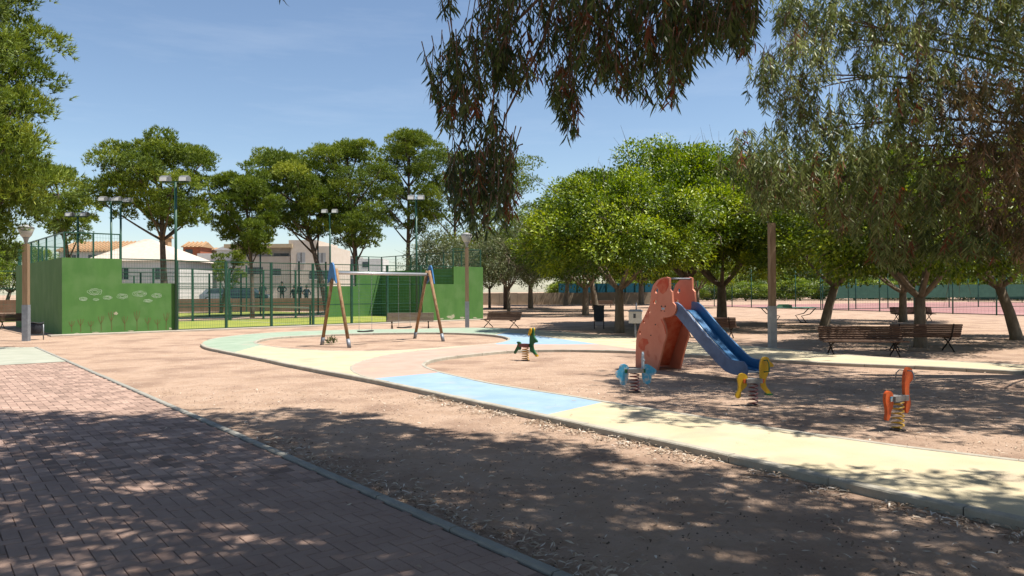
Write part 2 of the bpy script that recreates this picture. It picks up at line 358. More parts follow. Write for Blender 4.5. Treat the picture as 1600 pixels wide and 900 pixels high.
def kerb_run(parent, C, w, z0, z1, m, seg, name='kerb_stone', gap=.008, jit=.003):
    """swept kerb cut into stones of about seg metres"""
    C = [Vector((p.x, p.y)) for p in C]; acc = [0]
    for i in range(1, len(C)): acc.append(acc[-1]+(C[i]-C[i-1]).length)
    tot = acc[-1]; n = max(1, round(tot/seg))
    def at(s):
        s = min(max(s, 0), tot)
        for i in range(1, len(acc)):
            if s <= acc[i]+1e-9:
                t = (s-acc[i-1])/max(1e-9, acc[i]-acc[i-1]); return C[i-1].lerp(C[i], t), (C[i]-C[i-1]).normalized()
    for k in range(n):
        a = k*tot/n+gap/2; b = (k+1)*tot/n-gap/2; mb = MB(); rows = []; dz = random.uniform(-jit, jit); dl = random.uniform(-jit, jit)
        ns = max(1, int((b-a)/.35))
        for j in range(ns+1):
            p, d = at(a+(b-a)*j/ns); q = Vector((-d.y, d.x)); c = .012
            rows.append([(p+q*(-w/2+dl), z0), (p+q*(-w/2+dl), z1+dz-c), (p+q*(-w/2+c+dl), z1+dz), (p+q*(w/2-c+dl), z1+dz), (p+q*(w/2+dl), z1+dz-c), (p+q*(w/2+dl), z0)])
        vs = [(p.x, p.y, z) for r in rows for p, z in r]; fs = []
        for j in range(ns):
            for i in range(5): fs.append((j*6+i, j*6+i+1, (j+1)*6+i+1, (j+1)*6+i))
        fs += [(5, 4, 3, 2, 1, 0), tuple(ns*6+i for i in range(6))]
        mb.add(vs, fs); mb.build(name, m, parent, fix=True)
kerb_root = tag(bpy.data.objects.new('path_kerb', None), kind='structure'); COL.objects.link(kerb_root)
kerb_run(kerb_root, NC, .11, -.05, .075, 'kerb', 1.0)
kerb_run(kerb_root, FC[3:], .09, -.05, .072, 'kerb', 1.0)
kerb_run(kerb_root, AC+[AC[0]], .09, -.05, .074, 'kerb', .8)
kerb_run(kerb_root, BC, .09, -.05, .074, 'kerb', .9)
kerb_run(kerb_root, PK, .07, .0, .071, 'kerb', .6)

# ---- brick pavement
K0 = G(880, 900); K1 = G(110, 566); kd = (K1-K0).normalized(); kp = Vector((-kd.y, kd.x, 0))
if kp.x > 0: kp = -kp
KL = (K1-K0).length
pav = tag(MB().add([tuple(K0-kd*4+Vector((0, 0, .004))), tuple(K1+Vector((0, 0, .004))), tuple(K1+kp*14+Vector((0, 0, .004))), tuple(K0-kd*4+kp*14+Vector((0, 0, .004)))], [(0, 3, 2, 1)]).build('brick_pavement', 'joint'), kind='structure')
W_ = .1; BT = .017
def brick_geo(u0, u1, v0, v1, top):
    g_ = .0022; b_ = .0035
    P = []
    for (e, z) in ((g_, .0), (g_, top-b_), (g_+b_, top)):
        for (u, v) in ((u0+e, v0+e), (u1-e, v0+e), (u1-e, v1-e), (u0+e, v1-e)):
            q = K0+kd*u+kp*v; P.append((q.x, q.y, z))
    F = [(8, 9, 10, 11)]
    for r_ in (0, 4):
        for i in range(4): F.append((r_+i, r_+(i+1) % 4, r_+4+(i+1) % 4, r_+4+i))
    return P, F
bricks = []
for i in range(-40, int(KL/W_)+1):
    for j in range(1, 140):
        k = (i-j) % 4
        if k == 0: r4 = (i, i+2, j, j+1)
        elif k == 2: r4 = (i, i+1, j-1, j+1)
        else: continue
        u0, u1, v0, v1 = [c*W_ for c in r4]
        v0 = max(v0, .075); u1 = min(u1, KL)
        if v1-v0 < .03 or u1-u0 < .03: continue
        c = K0+kd*(u0+u1)/2+kp*(v0+v1)/2
        if c.y < 3.6 or c.x < -.70*c.y-.9: continue
        bricks.append((c.y, u0, u1, v0, v1))
bricks.sort()
def infr(b):
    c = K0+kd*(b[1]+b[2])/2+kp*(b[3]+b[4])/2; x, y = proj(np.array([[c.x, c.y, 0]])); return 0 < x[0] < 1600 and y[0] < 897
near = [b for b in bricks if infr(b)][:300]; nearset = set(near)
rest = MB()
for b in bricks:
    P, F = brick_geo(*b[1:], BT+random.gauss(0, .0012))
    if b in nearset: MB().add(P, F).build('brick', 'brick', pav, fix=False)
    else: rest.add(P, F)
tag(rest.build('brick_field', 'brick', pav), kind='stuff')
edge_root = tag(bpy.data.objects.new('pavement_edging', None), kind='structure'); COL.objects.link(edge_root)
kerb_run(edge_root, [K0-kd*2+kp*.03, K1+kd*6.2+kp*.03], .08, -.05, .030, 'kerb_grey', 1.0, gap=.012, name='edging_stone')
# pale green slab at the end of the bricks
s0 = K1+kp*.085; s1 = K1+kp*14
e1 = K1+kd*6.2+kp*.085
slab = MB().add([(s0.x, s0.y, .024), (s1.x, s1.y, .024), (e1.x-14, e1.y+.0, .024), (e1.x, e1.y, .024)], [(0, 3, 2, 1)])
o = tag(slab.build('concrete_slab', 'slab', fix=False), kind='structure')
o.data.flip_normals() if o.data.polygons[0].normal.z < 0 else None

# ------------------------------------------------------------------ padel courts
C0 = G(97, 524.2); C1 = G(755, 499.2); cs = (C1-C0).normalized(); CL = (C1-C0).length; cn = Vector((-cs.y, cs.x, 0)); CW = 11.0
if cn.y < 0: cn = -cn
ANG = math.atan2(cs.y, cs.x)
def CP(s, n, z=0): p = C0+cs*s+cn*n; return Vector((p.x, p.y, z))
U = CL/20.0
print('court length', CL, 'angle', math.degrees(ANG))
# local court frame: x along cs, y along cn
def wallprof(poly, y0, y1): return MB().prism([poly], lambda a, b, h: (a, h, b), y0, y1)
turf = tag(MB().box(0, CL, 0, CW, -.05, .02).build('court_turf', 'turf'), kind='structure'); turf.location = C0; turf.rotation_euler = (0, 0, ANG)
MB().box(CL/2-.025, CL/2+.025, .3, CW-.3, .021, .024).build('court_line', 'white_line', turf)
for s_ in (3.05*U, CL-3.05*U): MB().box(s_-.025, s_+.025, .3, CW-.3, .021, .024).build('court_line', 'white_line', turf)
rim = tag(MB().box(-.5, CL+.9, -.75, -.002, -.05, .05).build('court_rim', 'rim'), kind='structure'); rim.location = C0; rim.rotation_euler = (0, 0, ANG)
SH = 3.05
def post(parent, x, y, z0, z1, w=.08, name='post'):
    MB().box(x-w/2, x+w/2, y-w/2, y+w/2, z0, z1).build(name, 'steel_green', parent)
def rail(parent, a, b, w=.045): MB().beam(a, b, w, w).build('rail', 'steel_green', parent)
def wires(parent, a, b, z0, z1, sv=.10, sh=.15, t=.0035, m='wire_green'):
    a = Vector(a); b = Vector(b); L = (b-a).length; d = (b-a)/L; mb = MB()
    n = int(L/sv)
    for i in range(1, n):
        p = a+d*(i*L/n); mb.tube([(p.x, p.y, z0), (p.x, p.y, z1)], t, 3, False)
    n = int((z1-z0)/sh)
    for i in range(1, n):
        z = z0+i*(z1-z0)/n; mb.tube([(a.x, a.y, z), (b.x, b.y, z)], t, 3, False)
    tag(mb.build('wire_mesh', m, parent), kind='stuff')
def court_end(label, left):
    root = thing('court_wall', label, 'court wall', C0, ANG)
    sg = (lambda x: x) if left else (lambda x: CL-x)
    T = .2
    prof = [(0, 0), (4*U, 0), (4*U, 2.05), (2*U, 2.05), (2*U, SH), (0, SH)]
    prof = [(sg(a), b) for a, b in prof]
    o1 = wallprof(prof, 0, T).build('side_wall', 'wall_green', root, fix=True)
    o2 = wallprof(prof, CW-T, CW).build('side_wall', 'wall_green', root, fix=True)
    x0, x1 = sorted((sg(0.002), sg(T)))
    MB().box(x0, x1, T, CW-T, 0, SH-.003).build('end_wall', 'wall_green', root)
    zt = SH+1.0
    for y in np.linspace(.1, CW-.1, 7): post(root, sg(.1), y, SH, zt, .06)
    for y in (.1, CW-.1):
        for x in (1.05*U, 1.97*U): post(root, sg(x), y, SH, zt, .06)
        rail(root, (sg(.1), y, zt), (sg(1.97*U), y, zt)); wires(root, (sg(.1), y, 0), (sg(1.97*U), y, 0), SH, zt)
        rail(root, (sg(2*U), y, SH), (sg(4*U), y, SH)); rail(root, (sg(2*U), y, 2.5), (sg(4*U), y, 2.5), .03)
        wires(root, (sg(2*U), y, 0), (sg(4*U), y, 0), 2.05, SH)
    rail(root, (sg(.1), .1, zt), (sg(.1), CW-.1, zt)); wires(root, (sg(.1), .1, 0), (sg(.1), CW-.1, 0), SH, zt, .12, .2)
    return root
wl = court_end('green painted court wall with chalk cloud and flower drawings beside the lamp post', True)
wr = court_end('green painted court wall behind the swing set and wooden post', False)
# drawings on the lit face: clouds (chalk outlines) and flowers
def scrib(parent, pts, w, m, name):
    mb = MB()
    for i in range(len(pts)-1):
        (a, b), (c, d) = pts[i], pts[i+1]; L = math.hypot(c-a, d-b)+1e-6; px, pz = -(d-b)/L*w/2, (c-a)/L*w/2
        mb.add([(a+px, -.004, b+pz), (a-px, -.004, b-pz), (c-px, -.004, d-pz), (c+px, -.004, d+pz)], [(0, 1, 2, 3)])
    return mb.build(name, m, parent)
def wall_uv(x, y):
    """pixel on the near side wall -> (s, z)"""
    d = ray(x, y); c0 = Vector((0, 0, EYE)); nrm = cn; t = (C0-c0).dot(nrm)/d.dot(nrm); p = c0+d*t; return (p-C0).dot(cs), p.z
for cx, cy, w_, h_ in ((148, 456, 20, 9), (130, 467, 11, 5), (168, 465, 13, 5), (191, 463, 15, 7), (218, 459, 20, 8), (245, 462, 14, 6), (150, 468, 8, 3), (231, 470, 12, 4)):
    rr = random.Random(cx); pts_ = []
    for q in range(3):
        ring = []
        for k in range(25):
            a = 2*math.pi*k/24; f = (1-.30*q)*(1+.16*abs(math.sin(2.5*a+cx))+rr.uniform(-.10, .10))
            ring.append(wall_uv(cx+math.cos(a)*w_/2*f, cy-math.sin(a)*h_/2*f))
        pts_ += ring
    scrib(wl, pts_, .020, 'chalk', 'painted_cloud')
for fx, h_ in ((112, 17), (126, 20), (142, 16), (158, 24), (174, 30), (195, 22), (214, 30), (231, 19), (246, 16), (260, 26)):
    rr = random.Random(fx); b0 = 519-(fx-100)*.028; q = lambda dx, dy: wall_uv(fx+dx, b0-dy)
    scrib(wl, [q(rr.uniform(-1, 1), 0), q(0, h_*.5), q(rr.uniform(-1.5, 1.5), h_)], .03, 'brown_paint', 'painted_flower')
    scrib(wl, [q(0, h_*.45), q(-3, h_*.7), q(-4.5, h_*.95)], .024, 'brown_paint', 'painted_flower')
    scrib(wl, [q(0, h_*.5), q(3, h_*.72), q(4.5, h_*1.0)], .024, 'brown_paint', 'painted_flower')
mat('peeled', (.50, .44, .32), (.40, .42, .26), scale=14, rough=1)
for par, px, py, w_, h_ in ((wr, 704, 495.5, 6, 3), (wr, 708, 493, 3, 2), (wr, 722, 496.5, 5, 1.8), (wr, 690, 498, 4, 1.4), (wr, 742, 496.5, 4, 1.2), (wl, 150, 519.5, 6, 1.2), (wl, 205, 517, 5, 1.0), (wl, 266, 513.5, 3, 2), (wl, 120, 521, 5, 1), (wl, 181, 490, 4, 3)):
    rr = random.Random(px); pl = [wall_uv(px+w_*math.cos(a)*rr.uniform(.5, 1.15), py+h_*math.sin(a)*rr.uniform(.5, 1.15)) for a in np.linspace(0, 2*math.pi, 15, endpoint=False)]
    MB().prism([pl], lambda a, b, h: (a, h, max(b, .01)), -.004, -.001).build('peeled_patch', 'peeled', par, fix=True)
def side_fence(label, y):
    root = thing('court_fence', label, 'fence', C0, ANG)
    xs = [4*U+.06+i*(12*U-.12)/6 for i in range(7)]
    for x in xs:
        post(root, x, y, 0, SH, .10); MB().box(x-.09, x+.09, y-.09, y+.09, 0, .03).build('base_plate', 'steel_green', root)
    for i in range(6):
        a, b = xs[i], xs[i+1]
        for z in (.06, 1.03, 2.03, SH-.03): rail(root, (a+.05, y, z), (b-.05, y, z), .04)
        wires(root, (a, y, 0), (b, y, 0), .06, SH-.03)
    return root
side_fence('green steel mesh fence along the near side of the court', .1)
side_fence('green steel mesh fence along the far side of the court', CW-.1)
net = thing('court_net', 'white topped net across the middle of the green court', 'net', CP(CL/2, 0), ANG)
for y in (.4, CW-.4): post(net, 0, y, 0, 1.0, .07)
MB().box(-.012, .012, .44, CW-.44, .84, .92).build('net_band', 'white_line', net)
wires(net, (0, .44, 0), (0, CW-.44, 0), .05, .84, .12, .12, .003, 'toy_black')
# second court, glass walled, further back
N2 = 19.0
t2 = tag(MB().box(-1, CL, 0, 10, -.05, .02).build('court_turf', 'turf'), kind='structure'); t2.location = CP(0, N2); t2.rotation_euler = (0, 0, ANG)
def glass_end(label, x):
    root = thing('glass_court_wall', label, 'court wall', CP(0, N2), ANG)
    ys = np.linspace(0, 10, 6)
    for y in ys: post(root, x, y, 0, 4.0, .14)
    for i in range(5):
        MB().box(x-.006, x+.006, ys[i]+.09, ys[i+1]-.09, .06, 2.95).build('glass_pane', 'glass_panel', root)
    for z in (.03, 3.0, 4.0): rail(root, (x, 0, z), (x, 10, z), .05)
    wires(root, (x, 0, 0), (x, 10, 0), 3.0, 4.0, .14, .2)
glass_end('tall glass and green steel court end at the left edge behind the lamp post', -1.0)
def court2_side(label, y):
    root = thing('court_fence', label, 'fence', CP(0, N2), ANG)
    for i in range(11):
        x = -1+.1+i*(CL+.8)/10; h = 4.0 if i in (0, 1, 9, 10) else 3.0
        post(root, x, y, 0, h, .10)
        if i < 10:
            x2 = x+(CL+.8)/10
            for z in (.05, 2.0, 3.0): rail(root, (x, y, z), (x2, y, z), .045)
            wires(root, (x, y, 0), (x2, y, 0), .05, 3.0, .2, .3, .004)
court2_side('nearer long mesh fence of the glass court seen through the first court', 0)
court2_side('farther long mesh fence of the glass court in front of the low wall', 10)

# floodlights
def floodlight(label, p, top, heads=2, w=1.0, rz=0.0):
    root = thing('floodlight', label, 'floodlight', p, rz, 'floodlights around the courts')
    MB().tube([(0, 0, 0), (0, 0, top-.1)], .055, 10).build('pole', 'steel_green', root, True)
    MB().box(-w/2, w/2, -.03, .03, top-.12, top-.06).build('cross_arm', 'steel_green', root)
    for i in range(heads):
        x = -w/2+.16+i*(w-.32)/max(1, heads-1)
        h = MB(); h.prism([[(-.24, -.06), (.22, .0), (.20, .20), (.02, .28), (-.20, .16)]], lambda a, b, hh: (x+hh, a-.05, top-.04+b*.8), -.17, .17)
        hd = h.build('lamp_head', 'lamp_dark', root, fix=True)
        MB().add([(x-.15, -.294, top-.08), (x+.15, -.294, top-.08), (x+.15, -.256, top+.08), (x-.15, -.256, top+.08)], [(0, 1, 2, 3)]).build('lamp_glass', 'lamp_globe', hd)
    return root
def fl_at(label, px, ytop, n, heads=2, w=1.0, rz=0):
    # column px on the line n metres behind the court front
    a = C0+cn*n; d = ray(px, 456); den = d.x*cs.y-d.y*cs.x; t = (a.x*cs.y-a.y*cs.x)/den
    P = Vector((d.x*t, d.y*t, 0)); z = EYE+ray(px, ytop).z*t*1.0
    return floodlight(label, P, z, heads, w, rz)
fl_at('tallest floodlight pole where the drawn wall meets the front fence', 275, 281, -.12, 2, 1.15)
fl_at('twin floodlight far left in front of the small pine', 122, 336, 15.5, 2, 1.2)
fl_at('left pole of the close floodlight pair above the drawn wall', 174, 312, 11.3, 2, 1.1)
fl_at('right pole of the close floodlight pair above the drawn wall', 189, 314, 11.6, 2, 1.2)
fl_at('small floodlight in the middle in front of the light green pine', 407, 349, 17.5, 2, 1.1)
fl_at('floodlight just left of the blue swing cap, rear of the two', 497, 334, 17.0, 2, 1.1)
fl_at('floodlight just left of the blue swing cap, front of the two', 516, 331, 11.4, 2, 1.0)
fl_at('floodlight rising behind the right end of the swing bar', 651, 310, -.14, 2, .85)

# ------------------------------------------------------------------ lamp posts
def lamp_post(label, p, h, sleeve, w=.17, lantern=True):
    root = thing('lamp_post', label, 'lamp post', p, 0.1, 'wooden lamp posts')
    pl = MB().box(-w/2, w/2, -w/2, w/2, sleeve, h).build('pole', 'wood_post', root)
    MB().box(-w/2-.012, w/2+.012, -w/2-.012, w/2+.012, 0, sleeve).build('metal_sleeve', 'galv' if lantern else 'lamp_grey', root)
    if lantern:
        MB().tube([(0, 0, h), (0, 0, h+.06), (0, 0, h+.2), (0, 0, h+.24)], [.05, .05, .09, .12], 12).build('lamp_neck', 'lamp_grey', root, True)
        MB().tube([(0, 0, h+.24), (0, 0, h+.3), (0, 0, h+.52), (0, 0, h+.56)], [.12, .17, .25, .25], 16).build('lamp_bowl', 'lamp_globe', root, True)
        MB().tube([(0, 0, h+.56), (0, 0, h+.62), (0, 0, h+.68)], [.27, .20, .05], 16).build('lamp_cap', 'lamp_grey', root, True)
    return root
pA = G(41, 533); lamp_post('wooden lamp post with pale lantern in front of the dark wall end', pA, 3.35, 1.25)
pB = G(730, 512); lamp_post('wooden lamp post standing before the right end of the green wall', pB, 3.6, 1.18, .16)
pC = G(1207, 547); lamp_post('wooden post with pale metal sleeve right of the blue slide', pC, 3.4, 1.18, .155, False)

# ------------------------------------------------------------------ benches
def bench(label, p, rz, m='wood_bench', L=1.9):
    root = thing('park_bench', label, 'bench', p, rz, 'slatted park benches'); root.scale = (1, 1, .84)
    # faces local -y
    for i in range(5): MB().box(-L/2, L/2, -.30+i*.088, -.30+i*.088+.072, .425+.004*i, .46+.004*i).build('seat_slat', m, root)
    for i in range(6):
        z = .50+i*.064; y = .165+i*.022; MB().beam((-L/2, y, z), (L/2, y, z), .03, .054, (0, -.33, .94)).build('back_slat', m, root)
    for x in (-L/2+.22, L/2-.22):
        lg = MB(); lg.tube([(x, -.33, 0), (x, -.24, .1), (x, -.10, .20), (x, -.02, .30), (x, -.24, .41)], [.022, .02, .022, .02, .022], 6)
        lg.tube([(x, .32, 0), (x, .22, .1), (x, .08, .20), (x, -.0, .30), (x, .14, .41)], [.022, .02, .022, .02, .022], 6)
        lg.tube([(x, -.30, .415), (x, .14, .415), (x, .19, .5), (x, .30, .86)], .02, 6); lg.build('leg', 'iron', root, True)
    return root
Vf = lambda P, dz=0: Vector((P.x, P.y, dz))
bench('weathered grey bench behind the swings before the green wall', Vf(G(641, 515)), R(3), 'wood_grey', 2.0)
bench('dark bench just right of the green wall end facing the blue path', Vf(G(783, 512.5)), R(-38))
bench('dark bench half hidden behind the blue slide', Vf(G(1108, 528), 0), R(150))
bench('front bench on the cream path edge right of the sleeved post', Vf(G(1348, 557)), R(-8))
bench('dark bench against the tree trunk behind the front bench', Vf(G(1440, 549)), R(174), L=1.75)
bench('distant bench near the tennis fence beside the thin leaning trunk', Vf(G(1426, 502)), R(-6), L=2.0)
bench('farthest bench beneath the trees before the long beige wall', Vf(G(940, 481)), R(0), L=2.2)
bench('low bench at far left behind the lamp post', Vf(G(26, 513)), R(20), L=1.6)

# ------------------------------------------------------------------ bins, box on post, table
b = thing('litter_bin', 'dark metal litter bin on a frame at the foot of the lamp post', 'litter bin', G(56, 531), R(8), 'litter bins')
for x in (-.25, .25): MB().tube([(x, 0, 0), (x, 0, .55)], .02, 8).build('leg', 'galv', b, True)
MB().beam((-.25, 0, .16), (.25, 0, .16), .025, .025).build('cross_bar', 'galv', b)
bk = MB(); bk.tube([(0, 0, .22), (0, 0, .26), (0, 0, .55), (0, 0, .6)], [.17, .2, .235, .225], 14); bk.build('basket', 'bin_dark', b, True)
MB().tube([(.24*math.cos(a), .24*math.sin(a), .6+.02*math.sin(3*a)) for a in np.linspace(0, 2*math.pi, 17)], .02, 6).build('bag_rim', 'rubber', b, True)
b = thing('litter_bin', 'dark tilted litter bin on two legs left of the big trunk', 'litter bin', G(936, 514), R(-5), 'litter bins')
for x in (-.2, .2): MB().tube([(x, 0, 0), (x, 0, .95)], .018, 8).build('leg', 'iron', b, True)
MB().prism([[(-.17, .32), (.17, .32), (.22, .98), (-.24, 1.04)]], lambda a, bb, h: (a, h, bb), -.2, .12).build('basket', 'bin_dark', b, fix=True)
MB().box(-.255, .235, -.215, .135, .985, 1.005).build('rim', 'iron', b)
b = thing('box_on_post', 'weathered white box with blue-grey lid on a metal post left of the slide', 'box', G(993, 531), R(-12))
MB().tube([(0, 0, 0), (0, 0, .55)], .035, 10).build('post', 'galv', b, True)
MB().tube([(.03, 0, .99), (.03, 0, 1.22)], .022, 8).build('post', 'galv', b, True)
MB().box(-.21, .21, -.15, .15, .55, .93).build('cabinet', 'box_white', b)
MB().prism([[(-.25, .93), (.25, .93), (.17, 1.0), (-.17, 1.0)]], lambda a, bb, h: (a, h, bb), -.18, .18).build('lid', 'box_blue', b, fix=True)
MB().box(-.06, .02, -.156, -.151, .72, .86).build('slot', 'glass_dark', b)
tb = thing('table_tennis_table', 'green outdoor table tennis table under the trees', 'table', Vf(G(1231, 504.5)), R(-7))
for x0, x1 in ((-1.37, -.01), (.01, 1.37)):
    MB().box(x0, x1, -.76, .76, .72, .76).build('table_top', 'table_green', tb)
MB().box(-.01, .01, -.8, .8, .76, .90).build('net_plate', 'table_pale', tb)
MB().prism([[(-.42, .765), (.42, .765), (.25, .90), (-.25, .90)]], lambda a, bb, h: (a, h, bb), .77, .79).build('net_plate', 'table_pale', tb, fix=True)
for sx in (-1, 1):
    for y in (-.55, .55):
        MB().tube([(sx*1.15, y, .72), (sx*.9, y, .45), (sx*.5, y, .35), (sx*.75, y, .0)], .025, 6).build('leg', 'iron', tb, True)
    MB().beam((sx*.75, -.6, .02), (sx*.75, .6, .02), .05, .04).build('foot_bar', 'iron', tb)

# ------------------------------------------------------------------ swing set
LR, LF, RR, RF = G(503, 539), G(546, 543.5), G(648, 529), G(692.5, 533.5)
Lm = (LR+LF)/2; Rm = (RR+RF)/2; sd = (Rm-Lm).normalized(); BZ = 2.2
sw = thing('swing_set', 'wooden A-frame swing set with steel bar and blue caps', 'swing set', Lm)
def loc(p): return Vector(p)-Lm
def swing_leg(foot, apex):
    a = loc(foot); t = loc(apex); d = (t-a).normalized()
    lg = MB().tube([a+d*.22, t], .052, 10).build('leg', 'wood_swing', sw, True)
    MB().tube([a, a+d*.26], .058, 10).build('metal_shoe', 'galv', sw, True)
for f, m_ in ((LR, Lm), (LF, Lm)): swing_leg(f, Vector((m_.x, m_.y, BZ+.12))+(f-m_).normalized()*.07)
for f, m_ in ((RR, Rm), (RF, Rm)): swing_leg(f, Vector((m_.x, m_.y, BZ+.12))+(f-m_).normalized()*.07)
MB().tube([loc(Lm)+Vector((0, 0, BZ))-sd*.05, loc(Rm)+Vector((0, 0, BZ))+sd*.05], .05, 14).build('top_bar', 'steel_pipe', sw, True)
for m_, foot, sgn in ((Lm, LF, -1), (Rm, RF, 1)):
    ax = (foot-m_).normalized(); c = loc(m_)+sd*sgn*.10
    prof = [(-.27, -.38), (-.20, -.33), (0, -.18), (.20, -.33), (.27, -.38), (.20, -.12), (.11, .16), (.04, .24), (-.04, .24), (-.11, .16), (-.20, -.12)]
    MB().prism([prof], lambda a, bb, h: tuple(c+ax*a+sd*h+Vector((0, 0, BZ+.07+bb))), -.025, .025).build('end_cap', 'swing_blue', sw, fix=True)
def swing(label, u, zseat):
    c = Lm.lerp(Rm, u); root = thing('swing', label, 'swing', (c.x, c.y, 0), math.atan2(sd.y, sd.x))
    for x in (-.24, .24):
        ch = MB(); n = 46
        for i in range(n):
            z0 = zseat+.03+(BZ-.05-zseat-.03)*i/n; z1 = zseat+.03+(BZ-.05-zseat-.03)*(i+1)/n; e = .009
            q = [(x+(e if i % 2 else 0), (0 if i % 2 else e), z0), (x+(e if i % 2 else 0), (0 if i % 2 else e), z1), (x-(e if i % 2 else 0), -(0 if i % 2 else e), z1), (x-(e if i % 2 else 0), -(0 if i % 2 else e), z0)]
            ch.tube(q+[q[0]], .0035, 4, False)
        tag(ch.build('chain', 'galv', root), kind='stuff')
        MB().tube([(x, 0, BZ-.055), (x, 0, BZ+.0)], .02, 8).build('hanger', 'galv', root, True)
    MB().prism([[(-.25, 0), (-.2, -.015), (0, -.02), (.2, -.015), (.25, 0), (.25, .03), (0, .015), (-.25, .03)]], lambda a, bb, h: (a, h, zseat+bb), -.09, .09).build('seat', 'rubber', root, fix=True)
swing('left black rubber swing seat hanging on chains', .30, .40)
swing('right black rubber swing seat hanging on chains before the grey bench', .72, .46)

# ------------------------------------------------------------------ slide
SD = Vector((.42, -.91, 0)).normalized(); SP = Vector((-SD.y, SD.x, 0)); S0 = Vector((2.62, 15.6, 0))
if SP.x < 0: SP = -SP
SW = .55
slide = thing('playground_slide', 'orange panelled toddler slide with blue chute in the sand', 'slide', S0)
def tz(x, y):
    """pixel in the near panel plane -> (t,z)"""
    d = ray(x, y); t = (S0).dot(SP)/d.dot(SP); p = d*t; q = Vector((p.x, p.y, 0))-S0; return q.dot(SD), EYE+p.z
zz = lambda L: [tz(980+a/5.62, 425+b_/5.62) for a, b_ in L]
pan = zz([(80, 845), (82, 700), (85, 600), (100, 520), (120, 460), (160, 385), (205, 290), (212, 240), (215, 180), (235, 115), (270, 72), (310, 50), (350, 43), (378, 52), (380, 150), (398, 175), (405, 265), (430, 292), (437, 330), (425, 362), (395, 390), (350, 400), (325, 398), (318, 415), (338, 460), (346, 520), (345, 580), (325, 640), (300, 740), (272, 866)])
zb = min(p[1] for p in pan); pan = [(a, max(.0, b_)) for a, b_ in pan]
hole = lambda cx, cy, w, h: zz([(cx+w*math.cos(a), cy+h*math.sin(a)) for a in np.linspace(0, 2*math.pi, 10, endpoint=False)])
holes = [hole(262, 165, 15, 24), hole(250, 262, 15, 20), hole(200, 350, 9, 14), hole(152, 438, 9, 14), hole(118, 533, 10, 17)]
def panel(off, m='slide_orange'):
    return MB().prism([pan]+holes, lambda a, bb, h: tuple(SD*a+SP*(off+h)+Vector((0, 0, bb))), -.02, .02).build('side_panel', m, slide, fix=True)
p1 = panel(0); p2 = panel(SW)
# faded red crest and lower patch on the near panel
def patch(L, off, m, name, par):
    MB().prism([zz(L)], lambda a, bb, h: tuple(SD*a+SP*(off+h)+Vector((0, 0, bb))), -.0225, -.0205).build(name, m, par, fix=True)
patch([(262, 118), (290, 75), (330, 55), (370, 60), (372, 120), (350, 170), (320, 195), (295, 175), (285, 140)], 0, 'slide_red', 'red_crest', p1)
patch([(112, 610), (140, 580), (185, 590), (196, 625), (165, 650), (160, 690), (125, 680), (106, 650)], 0, 'slide_red', 'worn_patch', p1)
patch([(300, 415), (308, 412), (335, 465), (352, 540), (345, 545), (326, 468)], 0, 'slide_red', 'groove', p1)
for cx, cy, w in ((309, 301, 7), (342, 301, 7), (306, 340, 5), (335, 344, 5), (255, 462, 6), (215, 556, 6)):
    patch([(cx+w*math.cos(a), cy+w*math.sin(a)) for a in np.linspace(0, 2*math.pi, 8, endpoint=False)], 0, 'toy_black', 'bolt_hole', p1)
patch([(310, 312), (335, 312), (338, 328), (325, 334), (308, 328)], 0, 'toy_white', 'sticker', p1)
# steps between the panels, deck, grab bar, inner back board
for t_, z_ in ((.12, .25), (.22, .5), (.34, .75), (.46, 1.0)):
    a = SD*t_+SP*.02+Vector((0, 0, z_)); MB().beam(a, a+SP*(SW-.04), .12, .03).build('step', 'slide_orange', slide)
a = SD*.95+SP*.02+Vector((0, 0, 1.18)); MB().beam(a, a+SP*(SW-.04), .75, .03).build('deck', 'slide_orange', slide)
a = SD*1.12+SP*.02+Vector((0, 0, 1.84)); MB().tube([a, a+SP*(SW-.04)], .018, 8).build('grab_bar', 'galv', slide, True)
MB().prism([[(.30, .05), (.42, .05), (.95, 1.1), (.83, 1.1)]], lambda a, bb, h: tuple(SD*a+SP*h+Vector((0, 0, bb))), .025, SW-.025).build('back_board', 'slide_red', slide, fix=True)
cpts = crom([(1.18, 1.21), (1.33, 1.20), (1.5, 1.09), (2.05, .68), (2.62, .31), (2.85, .215), (3.18, .20)], step=.08)
bed = MB(); 
def off_line(P, d):
    out = []
    for i, p in enumerate(P):
        t_ = (P[min(i+1, len(P)-1)]-P[max(i-1, 0)]).normalized(); out.append(p+Vector((-t_.y, t_.x))*d)
    return out
lo_ = off_line(cpts, -.025); hi_ = off_line(cpts, .175); sb = off_line(cpts, -.075)
for p in sb: p.y = max(p.y, .03)
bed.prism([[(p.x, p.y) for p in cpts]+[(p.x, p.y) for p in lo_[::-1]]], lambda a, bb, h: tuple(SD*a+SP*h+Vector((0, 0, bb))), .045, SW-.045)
bed.build('chute_bed', 'bed_highlight', slide, fix=True)
end_round = [(cpts[-1].x+.07, .30), (cpts[-1].x+.09, .22), (cpts[-1].x+.06, .12)]
side = [(p.x, p.y) for p in hi_]+end_round+[(p.x, p.y) for p in sb[::-1]]
MB().prism([side], lambda a, bb, h: tuple(SD*a+SP*h+Vector((0, 0, bb))), .018, .05).build('chute_side', 'slide_side', slide, fix=True)
MB().prism([side], lambda a, bb, h: tuple(SD*a+SP*h+Vector((0, 0, bb))), SW-.05, SW-.018).build('chute_side', 'slide_blue', slide, fix=True)
def strip_on(P, d0, d1, h0, h1, m, name):
    a_ = off_line(P, d0); b_ = off_line(P, d1)
    MB().prism([[(p.x, p.y) for p in a_]+[(p.x, p.y) for p in b_[::-1]]], lambda a, bb, h: tuple(SD*a+SP*h+Vector((0, 0, bb))), h0, h1).build(name, m, slide, fix=True)
